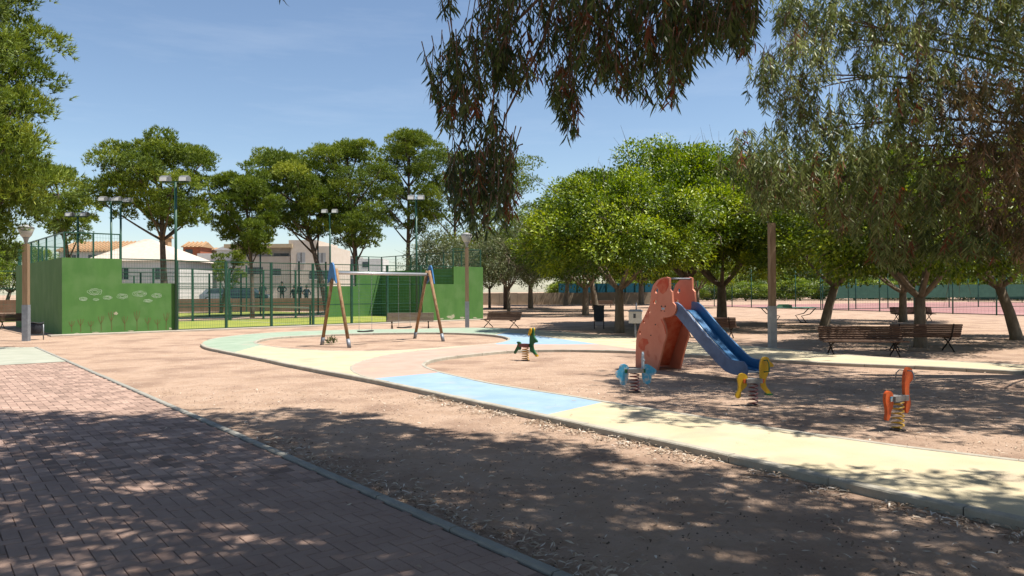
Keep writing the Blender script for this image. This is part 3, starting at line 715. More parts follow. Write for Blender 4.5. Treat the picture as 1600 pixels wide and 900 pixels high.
strip_on(cpts[:len(cpts)], .003, .018, .30, SW-.052, 'slide_blue', 'chute_lining')

# ------------------------------------------------------------------ spring riders
def rider(name, label, p, rz, front, rear, mf, mr, mspring, seat_m='toy_grey', sc=1.0, loops=5.5, extra=None, sz=.46, thick=.03, mjoint='toy_green', flen=.19):
    """side plates lie in the local XZ plane (x = forward)"""
    root = thing(name, label, 'spring rider', p, rz, 'spring riders in the sand'); root.scale = (sc,)*3
    n = 110; MB().tube([(.10*math.cos(2*math.pi*loops*i/n), .10*math.sin(2*math.pi*loops*i/n), .02+(sz-.08)*i/n) for i in range(n+1)], .014, 7).build('spring', mspring, root, True)
    MB().tube([(0, 0, 0), (0, 0, .015)], .14, 14).build('base_plate', 'iron', root)
    MB().prism([[(-.19, -.05), (.19, -.05), (.19, .045), (.10, .05), (-.10, .05), (-.19, .045)]], lambda a, bb, h: (a, h, sz+bb), -.10, .10).build('seat', seat_m, root, fix=True)
    for sx in (-1, 1): MB().box(min(sx*.19, sx*.25), max(sx*.19, sx*.25), -.05, .05, sz-.05, sz+.04).build('joint_block', mjoint, root)
    MB().prism([front], lambda a, bb, h: (flen+a, h, sz+bb), -thick, thick).build('front_plate', mf, root, fix=True)
    MB().prism([rear], lambda a, bb, h: (-.19+a, h, sz+bb), -thick, thick).build('rear_plate', mr, root, fix=True)
    if extra: extra(root, sz)
    return root
sm = lambda P: [(p.x, p.y) for p in crom(P, True, .03)]
horse_front = sm([(.0, -.12), (-.01, .1), (-.0, .28), (.02, .42), (.05, .52), (.10, .55), (.15, .5), (.15, .36), (.18, .26), (.27, .17), (.28, .11), (.20, .10), (.13, .06), (.12, -.02), (.15, -.12), (.22, -.22), (.29, -.29), (.26, -.34), (.20, -.30), (.11, -.22), (.03, -.19)])
horse_rear = sm([(.0, -.14), (.02, .05), (-.03, .10), (-.10, .11), (-.14, .09), (-.10, .04), (-.13, -.04), (-.18, -.12), (-.25, -.24), (-.22, -.29), (-.16, -.22), (-.09, -.15)])
def ex_horse(root, sz):
    for s in (-1, 1):
        MB().prism([sm([(.0, .32), (.03, .48), (.09, .56), (.12, .52), (.08, .36)])], lambda a, bb, h: (.19+a, h, sz+bb), s*.055, s*.11).build('mane', 'toy_yellow', root, fix=True)
        MB().tube([(.24, s*.03, sz+.34), (.24, s*.17, sz+.34)], .016, 8).build('handle', 'toy_yellow', root, True)
    MB().box(.40, .48, -.045, .045, sz-.33, sz-.27).build('foot_rest', 'toy_yellow', root)
rider('spring_horse', 'small green and yellow horse spring rider at the far sand edge', G(821, 563.5), R(-38), horse_front, horse_rear, 'toy_green', 'toy_green', 'spring_orange', 'spring_red', .74, 5.5, ex_horse, sz=.48)
wing_front = sm([(.0, -.22), (-.02, .05), (.0, .12), (.12, .15), (.27, .06), (.33, .0), (.30, -.09), (.22, -.12), (.20, -.25), (.14, -.33), (.05, -.31)])
wing_rear = sm([(.03, -.12), (.03, .10), (-.06, .16), (-.16, .13), (-.20, .03), (-.28, -.06), (-.25, -.15), (-.19, -.20), (-.15, -.32), (-.06, -.34), (.0, -.25)])
def ex_wing(root, sz):
    MB().prism([sm([(-.06, 0), (-.055, .25), (-.04, .36), (.0, .40), (.05, .36), (.065, .22), (.06, 0)])], lambda a, bb, h: (.20+h, a, sz+.05+bb), -.02, .02).build('head_plate', 'toy_white', root, fix=True)
    MB().tube([(.20, -.17, sz+.26), (.20, .17, sz+.26)], .014, 8).build('handle', 'toy_white', root, True)
rider('spring_rider', 'faded blue spring rider on a dark red spring before the orange slide', G(992, 613), R(4), wing_front, wing_rear, 'toy_blue', 'toy_blue', 'spring_red', 'toy_grey', .66, 5.5, ex_wing, sz=.52, thick=.035)
dog_front = sm([(.0, -.14), (-.02, .05), (-.03, .25), (-.02, .42), (.03, .52), (.11, .55), (.18, .52), (.20, .45), (.28, .38), (.29, .32), (.20, .30), (.17, .16), (.11, .04), (.10, -.06), (.13, -.15), (.20, -.24), (.24, -.30), (.17, -.33), (.08, -.25), (.02, -.18)])
dog_rear = sm([(.02, -.12), (.05, .05), (.02, .14), (-.06, .18), (-.15, .15), (-.19, .05), (-.17, -.08), (-.18, -.20), (-.24, -.32), (-.20, -.40), (-.13, -.38), (-.11, -.26), (-.05, -.19)])
def ex_dog(root, sz):
    for s in (-1, 1):
        MB().tube([(.24, s*.035, sz+.46), (.30, s*.09, sz+.48), (.33, s*.12, sz+.40), (.33, s*.12, sz+.22), (.25, s*.035, sz+.20)], .014, 7).build('handle', 'toy_green', root, True)
        MB().prism([sm([(.08, .40), (.06, .50), (.12, .52), (.16, .45), (.13, .36)])], lambda a, bb, h: (.17+a, h, sz+bb), s*.031, s*.04).build('ear', 'spring_yellow', root, fix=True)
    MB().box(.30, .44, -.07, .07, sz-.34, sz-.30).build('foot_rest', 'toy_green', root)
rider('spring_rider', 'yellow animal spring rider with green handle at the foot of the slide', G(1177, 634), R(6), dog_front, dog_rear, 'toy_yellow', 'toy_yellow', 'spring_red', 'toy_grey', .60, 5.5, ex_dog, sz=.58, mjoint='toy_orange')
seal_front = sm([(.0, -.26), (.01, -.1), (-.02, .05), (-.03, .22), (-.02, .40), (.03, .52), (.10, .56), (.18, .52), (.21, .42), (.20, .32), (.13, .28), (.10, .18), (.11, .0), (.14, -.12), (.10, -.24), (.05, -.30)])
seal_rear = sm([(.02, -.16), (.04, .02), (.0, .12), (-.08, .15), (-.16, .10), (-.18, -.02), (-.15, -.14), (-.14, -.26), (-.16, -.36), (-.11, -.40), (-.05, -.32), (-.02, -.22)])
def ex_seal(root, sz):
    for s in (-1, 1):
        MB().tube([(.24, s*.03, sz+.50), (.23, s*.13, sz+.50), (.21, s*.18, sz+.44), (.20, s*.20, sz+.28)], .012, 7).build('handle', 'galv', root, True)
rider('spring_rider', 'orange spring rider on a yellow spring alone in the shaded sand', G(1403, 672), R(26), seal_front, seal_rear, 'toy_orange', 'toy_orange', 'spring_yellow', 'toy_grey', .61, 6, ex_seal, sz=.60, mjoint='toy_blue')

# ------------------------------------------------------------------ tennis courts beyond
TA, TB = G(1090, 478.3), G(1540, 492.2); td = (TB-TA).normalized(); tn = Vector((-td.y, td.x, 0)); TL = (TB-TA).length
if tn.y < 0: tn = -tn
tang = math.atan2(td.y, td.x)
print('tennis', TA, TB, TL)
tq = [TA-td*3+tn*.3, TB+td*22+tn*.3, TB+td*22+tn*40, TA-td*3+tn*40]
o = tag(MB().add([(p.x, p.y, .012) for p in tq], [(0, 1, 2, 3)]).build('tennis_court', 'tennis'), kind='structure')
for k in (6, 12, 18, 24, 30): 
    a_, b_ = TA+tn*k, TB+td*20+tn*k
    MB().beam((a_.x, a_.y, .016), (b_.x, b_.y, .016), .06, .004).build('court_line', 'white_line', o)
def tennis_fence(label, A, B, h, n, screen=None):
    A = Vector(A); B = Vector(B); root = thing('tennis_fence', label, 'fence', A); d = B-A; d.z = 0
    for i in range(n+1):
        p = d*(i/n); MB().tube([(p.x, p.y, 0), (p.x, p.y, h)], .045, 8).build('post', 'steel_teal', root, True)
    for z in (.05, h-.03): rail(root, (0, 0, z), (d.x, d.y, z), .04)
    wires(root, (0, 0, 0), tuple(d), .05, h, .25, .25, .003)
    if screen:
        MB().beam((d.x*.02, d.y*.02, (screen[0]+screen[1])/2), (d.x*.98, d.y*.98, (screen[0]+screen[1])/2), .02, screen[1]-screen[0]).build('wind_screen', 'net_green', root)
mat('steel_teal', (.012, .095, .08), (.02, .12, .095), scale=6, rough=.5)
tennis_fence('near tennis court fence of thin green posts', TA-td*3, TB+td*16, 3.6, 17)
tennis_fence('far tennis court fence with dark green wind screen', TA-td*3+tn*40, TB+td*20+tn*40, 3.6, 16, (.4, 2.1))
tennis_fence('middle tennis fence with hanging green net between the two pitches', TA+td*18+tn*.5, TA+td*18+tn*40, 3.2, 12, (.9, 2.0))

# long beige wall and teal hoarding behind the trees
wa, wb = G(752, 476.5), G(1085, 474.0)
lw = thing('long_wall', 'long low beige wall behind the far trees', 'wall', wa, math.atan2((wb-wa).y, (wb-wa).x)); LL = (wb-wa).length
n = 12
for i in range(n): MB().box(i*LL/n+.01, (i+1)*LL/n-.01, 0, .3, 0, 1.45+.02*math.sin(i*2.1)).build('wall_panel', 'stone_wall', lw)
th = thing('teal_hoarding', 'teal screen standing behind the long beige wall', 'screen', wa+Vector((0, 1.2, 0)), math.atan2((wb-wa).y, (wb-wa).x))
for i in range(14):
    x0 = LL*.36+i*LL*.64/14; MB().box(x0+.03, x0+LL*.64/14-.03, 0, .06, 0, 2.6).build('screen_panel', 'teal', th); 
for i in range(15):
    x0 = LL*.36+i*LL*.64/14; MB().box(x0-.03, x0+.03, -.06, .0, 0, 2.65).build('post', 'steel_green', th)

# ------------------------------------------------------------------ street beyond the courts: terrace, low wall, houses, car, people
def lvl(x0, x1, Z_): return D(x0, 456, Z_), D(x1, 456, Z_)
TER = .65
a_, b_ = D(-40, 456, 66), D(720, 456, 66)
tr = tag(MB().box(a_.x-30, b_.x, 66.2, 140, -.1, TER).build('street', 'rim'), kind='structure')
lw2 = thing('low_wall', 'low brown wall beyond the courts in front of the parked car', 'wall', (a_.x-30, 65.6, 0)); LL2 = b_.x-a_.x+30
n = 16
for i in range(n): MB().box(i*LL2/n+.01, (i+1)*LL2/n-.01, 0, .35, 0, 1.15).build('wall_panel', 'brown_wall', lw2)
def window(parent, x0, x1, z0, z1, y=-.0, m='glass_dark', sill=True):
    w = MB().box(x0, x1, y-.02, y+.02, z0, z1).build('window', m, parent)
    MB().box(x0-.06, x1+.06, y-.05, y-.021, z0-.08, z0).build('sill', 'white_paint', w)
    MB().box((x0+x1)/2-.025, (x0+x1)/2+.025, y-.032, y-.0205, z0, z1).build('frame', 'white_paint', w)
def hpx(Zd): return lambda x, y: (D(x, y, Zd).x, D(x, y, Zd).z)
def gable(mb, x0, x1, y0, y1, z0, z1, axis='x'):
    if axis == 'x':
        ym = (y0+y1)/2; return mb.add([(x0, y0, z0), (x1, y0, z0), (x1, y1, z0), (x0, y1, z0), (x0, ym, z1), (x1, ym, z1)], [(0, 1, 5, 4), (2, 3, 4, 5), (1, 2, 5), (3, 0, 4), (0, 3, 2, 1)])
    xm = (x0+x1)/2; return mb.add([(x0, y0, z0), (x1, y0, z0), (x1, y1, z0), (x0, y1, z0), (xm, y0, z1), (xm, y1, z1)], [(0, 1, 4), (1, 2, 5, 4), (2, 3, 5), (3, 0, 4, 5), (0, 3, 2, 1)])
def tile_roof(parent, x0, x1, y0, y1, z0, z1, rows=5):
    """gable roof along x with courses of tile"""
    rf = gable(MB(), x0, x1, y0, y1, z0, z1).build('roof', 'tile', parent)
    ym = (y0+y1)/2; n = int((x1-x0)/.45)
    for i in range(n):
        x = x0+(i+.5)*(x1-x0)/n
        MB().tube([(x, y0-.05, z0+.02), (x, ym, z1+.03)], .11, 6).build('tile_row', 'tile', rf, True)
    return rf
Zh = 78; q = hpx(Zh)
# hip-roofed pale house
h = thing('house', 'pale house with broad hipped roof left of the tall floodlight', 'house', (0, Zh, 0))
xl, zb_ = q(128, 410); xr, _ = q(284, 410); xa, za = q(193, 369); ze = q(200, 407)[1]
MB().box(xl+.4, xr-.4, .4, 9, 0, ze).build('wall', 'white_paint', h)
MB().add([(xl, 0, ze), (xr, 0, ze), (xr, 9.4, ze), (xl, 9.4, ze), (xa, 4.5, za), (xa+.6, 4.9, za)], [(0, 1, 5, 4), (1, 2, 5), (2, 3, 4, 5), (3, 0, 4), (0, 3, 2, 1)]).build('roof', 'roof_pale', h)
for xx in (xl+1.2, xl+3.6, xr-3.0): window(h, xx, xx+1.1, ze-2.0, ze-.8, .39)
cx, _ = q(218, 380)
ch = MB().box(cx-.55, cx+.45, 5.5, 6.4, ze, q(218, 366)[1]).build('chimney', 'tile', h)
gable(MB(), cx-.8, cx+.65, 5.3, 6.6, q(218, 366)[1], q(218, 361)[1]).build('chimney_cap', 'tile', ch)
h = thing('house', 'long house with terracotta tile roof behind the drawn wall', 'house', (0, 86, 0)); q = hpx(86)
x0, z0 = q(90, 393); x1, z1 = q(196, 374)
MB().box(x0, x1, .2, 8, 0, z0).build('wall', 'white_paint', h); tile_roof(h, x0-.3, x1+.3, -.3, 8.4, z0, z1)
for xx in np.linspace(x0+1, x1-2, 3): window(h, xx, xx+1.0, z0-1.5, z0-.4, .19)
h = thing('house', 'small red brick house with a tiled tower roof', 'house', (0, 92, 0)); q = hpx(92)
x0, zt = q(286, 386); x1, _ = q(313, 386)
MB().box(x0, x1, 0, 3.5, 0, zt).build('tower', 'brick_red', h); tile_roof(h, x0-.25, x1+.25, -.25, 3.8, zt, q(300, 377)[1])
MB().box(x0+.3, x0+1.2, -.03, -.003, zt-1.7, zt-.3).build('window', 'glass_dark', h)
xw0, _ = q(276, 402); xw1, _ = q(311, 402); MB().box(xw0, xw1, -1.8, -.004, 0, q(290, 402)[1]).build('wall', 'brick_red', h)
MB().box(xw0-.1, xw1+.1, -1.9, -.006, q(290, 402)[1], q(290, 401)[1]).build('ledge', 'tan_trim', h)
for xx in (xw0+.7, xw0+1.9): MB().box(xx, xx+.8, -1.83, -1.803, q(290, 418)[1], q(290, 412)[1]).build('window', 'glass_dark', h)
h = thing('house', 'white house with low tiled roof behind the small dark pine', 'house', (0, 96, 0)); q = hpx(96)
x0, zt = q(314, 391); x1, _ = q(347, 391); MB().box(x0, x1, 0, 6, 0, zt).build('wall', 'tan_trim', h); tile_roof(h, x0-.3, x1+.3, -.3, 6.3, zt, q(330, 386)[1])
h = thing('house', 'stepped white house between the brick tower and beige building', 'house', (0, 88, 0)); q = hpx(88)
x0, zt = q(308, 396); x1, _ = q(340, 396); x2, zt2 = q(371, 384); x3, _ = q(336, 384)
MB().box(x0, x1, 0, 6, 0, zt).build('wall', 'white_paint', h); MB().box(x1+.01, x2, -.3, 6, 0, q(350, 391)[1]).build('wall', 'white_paint', h)
gable(MB(), x3, x2+.2, -.5, 6, q(350, 391)[1]+.004, zt2-.0, 'y').build('roof', 'white_paint', h)
for xx in (x0+.5, x0+1.5): MB().box(xx, xx+.5, -.03, -.003, q(320, 418)[1], q(320, 412)[1]).build('window', 'glass_dark', h)
MB().box(x1+.5, x2-.6, -.34, -.303, q(350, 412)[1], q(350, 407)[1]).build('shutter', 'blind', h)
h = thing('apartment_building', 'modern beige building with flat roofs and wide windows', 'building', (0, 80, 0)); q = hpx(80)
x0, zt = q(362, 388); x1, _ = q(457, 388); x2, z2 = q(458, 376); x3, _ = q(497, 376); x4, z4 = q(519, 385)
MB().box(x0, x1, 0, 9, 0, zt).build('wall', 'render_grey', h)
MB().box(x0-.5, x1+.2, -.9, 8.8, zt+.003, q(400, 382)[1]).build('roof_slab', 'tan_trim', h)
MB().box(x0+.6, x1-.2, -.25, -.003, 0, q(400, 401)[1]).build('lower_wall', 'render_beige', h)
MB().box(x1+.002, x3, -.6, 9, 0, z2).build('wall', 'render_beige', h); MB().box(x3+.002, x4, -.5, 9, 0, z4).build('wall', 'render_beige', h)
MB().box(q(438, 375)[0], q(475, 375)[0], 3, 8, zt, q(450, 372)[1]).build('roof_block', 'render_beige', h)
def bwin(xa_, ya, xb_, yb, y, m): 
    X0, Z1 = q(xa_, ya); X1, Z0 = q(xb_, yb); w = MB().box(X0, X1, y-.03, y, Z0, Z1).build('window', m, h)
    MB().box(X0-.05, X1+.05, y-.08, y-.031, Z0-.08, Z0).build('sill', 'white_paint', w); MB().box((X0+X1)/2-.03, (X0+X1)/2+.03, y-.045, y-.0305, Z0, Z1).build('frame', 'iron', w)
bwin(428, 396, 451, 405, -.003, 'glass_dark'); bwin(467, 395, 479.5, 411, -.603, 'blind'); bwin(499.5, 395.5, 511, 411, -.503, 'blind')
bwin(388, 418, 412, 428, -.253, 'glass_dark'); bwin(424, 420, 440, 430, -.253, 'glass_dark'); bwin(486, 424, 517, 436, -.603, 'glass_dark')
h = thing('house', 'distant white block right of the leaning pine trunk', 'house', (0, 120, 0)); q = hpx(120)
x0, zt = q(541, 400); x1, _ = q(556, 400); x2, zt2 = q(598, 404)
MB().box(x0, x1, 0, 6, 0, zt).build('wall', 'render_grey', h); MB().box(x1+.01, x2, .3, 6, 0, zt2).build('wall', 'white_paint', h)
MB().box(x0+.4, x0+1.2, -.03, -.003, zt-1.6, zt-.5).build('window', 'glass_dark', h); MB().box(x1+1, x1+2, .27, .297, zt2-1.4, zt2-.5).build('window', 'glass_dark', h)
# parked cars
def car(label, p, rz, m):
    root = thing('parked_car', label, 'car', p, rz, 'cars parked beyond the low wall')
    prof = [(-2.1, .35), (2.1, .35), (2.15, .6), (2.05, .82), (1.15, .95), (-1.9, .95), (-2.15, .85), (-2.15, .5)]
    cab = [(1.2, .93), (.55, 1.42), (.3, 1.47), (-1.2, 1.46), (-1.55, 1.38), (-1.95, .93)]
    MB().prism([prof], lambda a, b, h: (a, h, b), -.85, .85).build('body', m, root, fix=True)
    MB().prism([cab], lambda a, b, h: (a, h*(1-.12*(b-.93)), b), -.80, .80).build('cabin', m, root, fix=True)
    for s in (-1, 1):
        for wp in ([(1.0, .96), (.52, 1.36), (-.15, 1.38), (-.15, .96)], [(-.22, .96), (-.22, 1.38), (-1.15, 1.37), (-1.5, .96)]):
            MB().prism([wp], lambda a, b, h: (a, s*(.80*(1-.12*(b-.93))+.002)+h, b), -.004, .004).build('window', 'glass_dark', root, fix=True)
        for x in (-1.35, 1.35):
            w = MB().tube([(x, s*.68, .32), (x, s*.87, .32)], .32, 16).build('wheel', 'rubber', root, True)
            MB().tube([(x, s*.872, .32), (x, s*.885, .32)], .2, 12).build('rim', 'galv', w, True)
        MB().box(2.08, 2.16, s*.5-.15, s*.5+.15, .62, .76).build('headlight', 'lamp_globe', root)
    return root
c_ = D(386, 456, 68.5); car('dark blue parked car seen through the court fences', (c_.x, 68.5, TER), R(3), 'car_blue')
c_ = D(345, 456, 71); car('pale parked car behind the dark blue car', (c_.x, 72, TER), R(0), 'car_light')
# people beyond the low wall
def person(label, p, rz, shirt, lean=0.0, sc=1.0, arms=0):
    V = [(0, 0, .92), (0, lean*.3, 1.12), (0, lean*.7, 1.34), (0, lean, 1.47), (0, lean, 1.54), (0, lean-.01, 1.63), (0, lean-.015, 1.72),
         (.19, lean*.9, 1.40), (.36 if arms else .27, lean*.8, 1.14), (.26 if arms else .29, lean-.16 if arms else lean-.02, .98 if arms else .90), (.16 if arms else .30, lean-.22 if arms else lean-.04, 1.0 if arms else .80),
         (-.19, lean*.9, 1.40), (-.36 if arms else -.27, lean*.8, 1.14), (-.26 if arms else -.29, lean-.16 if arms else lean-.02, .98 if arms else .90), (-.16 if arms else -.30, lean-.22 if arms else lean-.04, 1.0 if arms else .80),
         (.10, 0, .85), (.11, -.02, .48), (.11, .02, .09), (.11, -.14, .04), (-.10, 0, .85), (-.11, -.02, .48), (-.11, .02, .09), (-.11, -.14, .04)]
    E = [(0, 1), (1, 2), (2, 3), (3, 4), (4, 5), (5, 6), (2, 7), (7, 8), (8, 9), (9, 10), (2, 11), (11, 12), (12, 13), (13, 14), (0, 15), (15, 16), (16, 17), (17, 18), (0, 19), (19, 20), (20, 21), (21, 22)]
    rad = [.17, .175, .20, .075, .065, .105, .085, .085, .06, .04, .045, .085, .06, .04, .045, .095, .062, .045, .04, .095, .062, .045, .04]
    me = bpy.data.meshes.new('person'); me.from_pydata(V, E, []); me.update()
    o = bpy.data.objects.new('person', me); COL.objects.link(o)
    sk = o.modifiers.new('skin', 'SKIN'); sub = o.modifiers.new('sub', 'SUBSURF'); sub.levels = 1; sub.render_levels = 1
    for i, v in enumerate(me.skin_vertices[0].data): v.radius = (rad[i], rad[i]*.85); v.use_root = (i == 0)
    dg = bpy.context.evaluated_depsgraph_get(); ev = o.evaluated_get(dg); m2 = bpy.data.meshes.new_from_object(ev)
    o.modifiers.clear(); o.data = m2; m2.materials.clear()
    for mm in ('skin', shirt, 'cloth_dark'): m2.materials.append(MATS[mm])
    for f in m2.polygons:
        z = f.center.z; f.material_index = 0 if z > 1.47 or (abs(f.center.x) > .22 and z < 1.0 and not arms) else (1 if z > .9 else 2); f.use_smooth = True
    o.location = p; o.rotation_euler = (0, 0, rz); o.scale = (sc,)*3
    tag(o, label, 'person', 'people beyond the low wall')
    hm = MB(); hm.tube([(0, lean+.02, 1.62), (0, lean+.01, 1.70), (0, lean-.01, 1.77), (0, lean-.01, 1.795)], [.095, .105, .085, .03], 10); hm.build('hair', 'hair', o, True)
    return o
for px, lab, rz, sh, ln, ar in ((437, 'person in dark clothes, broadest, leaning with both arms forward', 0.2, 'cloth_dark', -.12, 1), (456, 'person in dark clothes second from the left beyond the wall', -.5, 'cloth_dark', -.05, 1), (465, 'person in dark clothes, standing tallest of the group', 2.6, 'cloth_navy', 0, 0), (476, 'person in navy rightmost of the group beyond the wall', 3.0, 'cloth_navy', -.06, 1), (409, 'person in dark clothes standing apart left of the group', .6, 'cloth_navy', -.04, 0)):
    pp = D(px, 456, 67.3); person(lab, (pp.x, 67.3+random.uniform(0, .8), TER-(.3 if px in (456, 476) else 0)), rz, sh, ln, random.uniform(1.06, 1.14), ar)

# ------------------------------------------------------------------ foliage tools
def unit(a): return a/np.maximum(1e-9, np.linalg.norm(a, axis=1, keepdims=True))
def rand_dirs(n, r): return unit(r.normal(size=(n, 3)))
def leaves6(B, Dv, Lg, Wd, r, curve=.15):
    """lanceolate leaves: six points, four triangles"""
    n = len(B); S = unit(np.cross(Dv, rand_dirs(n, r))); C = np.cross(S, Dv)
    cu = (r.uniform(-1, 1, n)*curve)[:, None]*Lg[:, None]
    f = lambda t: B+Dv*(Lg*t)[:, None]+C*(cu*4*t*(1-t))
    w1 = S*(Wd*.48)[:, None]; w2 = S*(Wd*.36)[:, None]
    a = f(.35); b = f(.7)
    V = np.stack([B, a-w1, a+w1, b-w2, b+w2, f(1.0)], 1).reshape(-1, 3)
    F = (np.array([[0, 2, 1], [1, 2, 4], [1, 4, 3], [3, 4, 5]])[None]+(np.arange(n)*6)[:, None, None]).reshape(-1, 3)
    return V, F
def leaves4(B, Dv, Nn, Lg, Wd, fold=.25):
    n = len(B); S = unit(np.cross(Dv, Nn)); Nn = np.cross(S, Dv)
    m = B+Dv*(Lg*.5)[:, None]; w = S*(Wd*.5)[:, None]; u = Nn*(Wd*fold)[:, None]
    V = np.stack([B, m-w+u, B+Dv*Lg[:, None], m+w+u], 1).reshape(-1, 3)
    F = (np.array([[0, 2, 1], [0, 3, 2]])[None]+(np.arange(n)*4)[:, None, None]).reshape(-1, 3)
    return V, F
def limb(mb, P, r0, r1, n=7, jit=0.0, r=None):
    k = len(P); mb.tube(P, [r0+(r1-r0)*(i/(k-1))**.8 for i in range(k)], n)
def bez(a, b, c, n=7):
    a, b, c = Vector(a), Vector(b), Vector(c); return [a*(1-t)**2+b*2*t*(1-t)+c*t*t for t in [i/n for i in range(n+1)]]

# ---- stone pines (umbrella-like Aleppo pines)
def pine_mesh(name, seed, H, crown_r, z_lo, lean=(0, 0), n_limb=13, tufts=150, clump=.85, nl=.185, nw=.046, trunk_r=.22, shape='round', per=4):
    r = np.random.default_rng(seed); rr = random.Random(seed)
    root = bpy.data.objects.new(name, None); COL.objects.link(root)
    top = Vector((lean[0], lean[1], H-1.0)); tr_ = bez((0, 0, -.1), (lean[0]*.25+rr.uniform(-.2, .2), lean[1]*.25, H*.45), top, 12)
    mb = MB(); limb(mb, tr_, trunk_r, .06, 9)
    cen = []; 
    zc = (H+z_lo)/2; hz = (H-z_lo)/2
    for i in range(n_limb):
        fr = (i+.5)/n_limb; ang = i*2.4+rr.uniform(-.4, .4); z = z_lo+(H-z_lo)*(.04+.92*fr)
        prof = math.sqrt(max(.05, 1-((z-zc)/hz)**2)); prof = prof if shape == 'round' else max(.18, 1-(z-z_lo)/(H-z_lo))**.7
        rad = crown_r*prof*rr.uniform(.72, 1.08)
        st = tr_[min(12, max(3, int(12*(z-1.2-rad*.25)/(H-1))))]
        ctr = Vector((lean[0]*z/H, lean[1]*z/H, 0))
        en = Vector((ctr.x+math.cos(ang)*rad, ctr.y+math.sin(ang)*rad, z))
        L_ = bez(st, st.lerp(en, .55)+Vector((0, 0, -.25)), en, 6); limb(mb, L_, trunk_r*.34, .025, 6)
        for k in range(per):
            q = L_[6-k] if k else en
            cen.append((q.x+rr.uniform(-.35, .35)*clump, q.y+rr.uniform(-.35, .35)*clump, q.z+rr.uniform(-.1, .35)*clump, clump*rr.uniform(.7, 1.15)*(1-.12*k)))
    for k in range(max(3, n_limb//3)):
        a = rr.uniform(0, 6.28); d = rr.uniform(0, crown_r*.45); cen.append((top.x+math.cos(a)*d, top.y+math.sin(a)*d, H-.4-rr.uniform(0, .8), clump*rr.uniform(.8, 1.1)))
    mb.build('trunk', 'bark_pine', root, True)
    Vs = []; Fs = []; Rn = []; base = 0
    for (x, y, z, cr) in cen:
        n = int(tufts*(cr/clump)**2); d = rand_dirs(n, r); d[:, 2] = np.where(d[:, 2] < -.35, -d[:, 2]*.6, d[:, 2]); d = unit(d)
        rad = cr*r.uniform(.35, 1.0, n)**.5*(1+.22*np.sin(d[:, 0]*5+x*3)*np.cos(d[:, 1]*5+y*2))
        P = np.array([x, y, z])+d*rad[:, None]*np.array([1, 1, .62])
        m = 7; PP = np.repeat(P, m, 0); ax = unit(np.repeat(d*.7+np.array([0, 0, .55]), m, 0)+r.normal(size=(n*m, 3))*.48)
        S = unit(np.cross(ax, rand_dirs(n*m, r)))*nw*.5; ln = nl*r.uniform(.7, 1.25, n*m)
        V = np.stack([PP-S, PP+S, PP+ax*ln[:, None]], 1).reshape(-1, 3)
        F = np.arange(n*m*3).reshape(-1, 3)+base; base += n*m*3
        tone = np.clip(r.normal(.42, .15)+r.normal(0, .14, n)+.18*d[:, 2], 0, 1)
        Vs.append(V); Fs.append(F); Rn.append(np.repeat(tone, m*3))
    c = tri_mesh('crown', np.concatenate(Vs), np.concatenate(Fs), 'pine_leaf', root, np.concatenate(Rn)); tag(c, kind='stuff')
    return root
def on_line(px, n):
    a = C0+cn*n; d = ray(px, 456); den = d.x*cs.y-d.y*cs.x; t = (a.x*cs.y-a.y*cs.x)/den; return Vector((d.x*t, d.y*t, 0))
def zat(P, y): return EYE+ray(800, y).z*P.y
def place(root, label, P, rz=0, sc=1.0, cat='tree', group='pine trees behind the courts'):
    root.location = (P.x, P.y, 0); root.rotation_euler = (0, 0, rz); root.scale = (sc,)*3 if not hasattr(sc, '__len__') else sc
    return tag(root, label, cat, group)
pn = 'pine_tree'
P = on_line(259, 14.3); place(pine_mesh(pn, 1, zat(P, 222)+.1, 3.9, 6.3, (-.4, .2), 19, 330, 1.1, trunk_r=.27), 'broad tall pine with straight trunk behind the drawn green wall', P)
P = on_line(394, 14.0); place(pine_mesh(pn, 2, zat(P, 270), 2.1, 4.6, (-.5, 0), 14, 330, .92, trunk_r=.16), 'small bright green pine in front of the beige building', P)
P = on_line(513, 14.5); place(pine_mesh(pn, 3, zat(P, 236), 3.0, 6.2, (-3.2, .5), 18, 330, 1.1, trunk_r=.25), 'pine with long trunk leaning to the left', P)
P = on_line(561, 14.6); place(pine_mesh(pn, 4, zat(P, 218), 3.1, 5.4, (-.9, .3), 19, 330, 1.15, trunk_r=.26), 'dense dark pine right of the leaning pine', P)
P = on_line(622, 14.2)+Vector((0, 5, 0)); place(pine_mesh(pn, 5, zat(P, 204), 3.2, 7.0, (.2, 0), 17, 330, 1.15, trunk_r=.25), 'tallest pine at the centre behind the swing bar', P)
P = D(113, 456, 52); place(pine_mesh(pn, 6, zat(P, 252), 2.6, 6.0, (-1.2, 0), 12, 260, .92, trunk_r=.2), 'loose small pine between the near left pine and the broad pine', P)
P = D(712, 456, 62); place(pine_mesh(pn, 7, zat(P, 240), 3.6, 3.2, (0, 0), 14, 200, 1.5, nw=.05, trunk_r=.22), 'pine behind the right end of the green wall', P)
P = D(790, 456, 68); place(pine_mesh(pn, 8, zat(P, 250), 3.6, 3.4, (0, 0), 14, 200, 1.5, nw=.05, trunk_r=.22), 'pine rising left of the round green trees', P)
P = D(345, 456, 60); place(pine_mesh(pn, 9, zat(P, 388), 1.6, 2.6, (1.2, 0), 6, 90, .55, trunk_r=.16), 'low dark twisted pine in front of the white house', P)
P = Vector((-16.0, 20.5, 0)); place(pine_mesh(pn, 10, 13.0, 2.7, 2.5, (-.5, 0), 48, 390, 1.2, nl=.19, nw=.034, trunk_r=.3, per=3), 'large near pine filling the left edge', P, group='near pine')

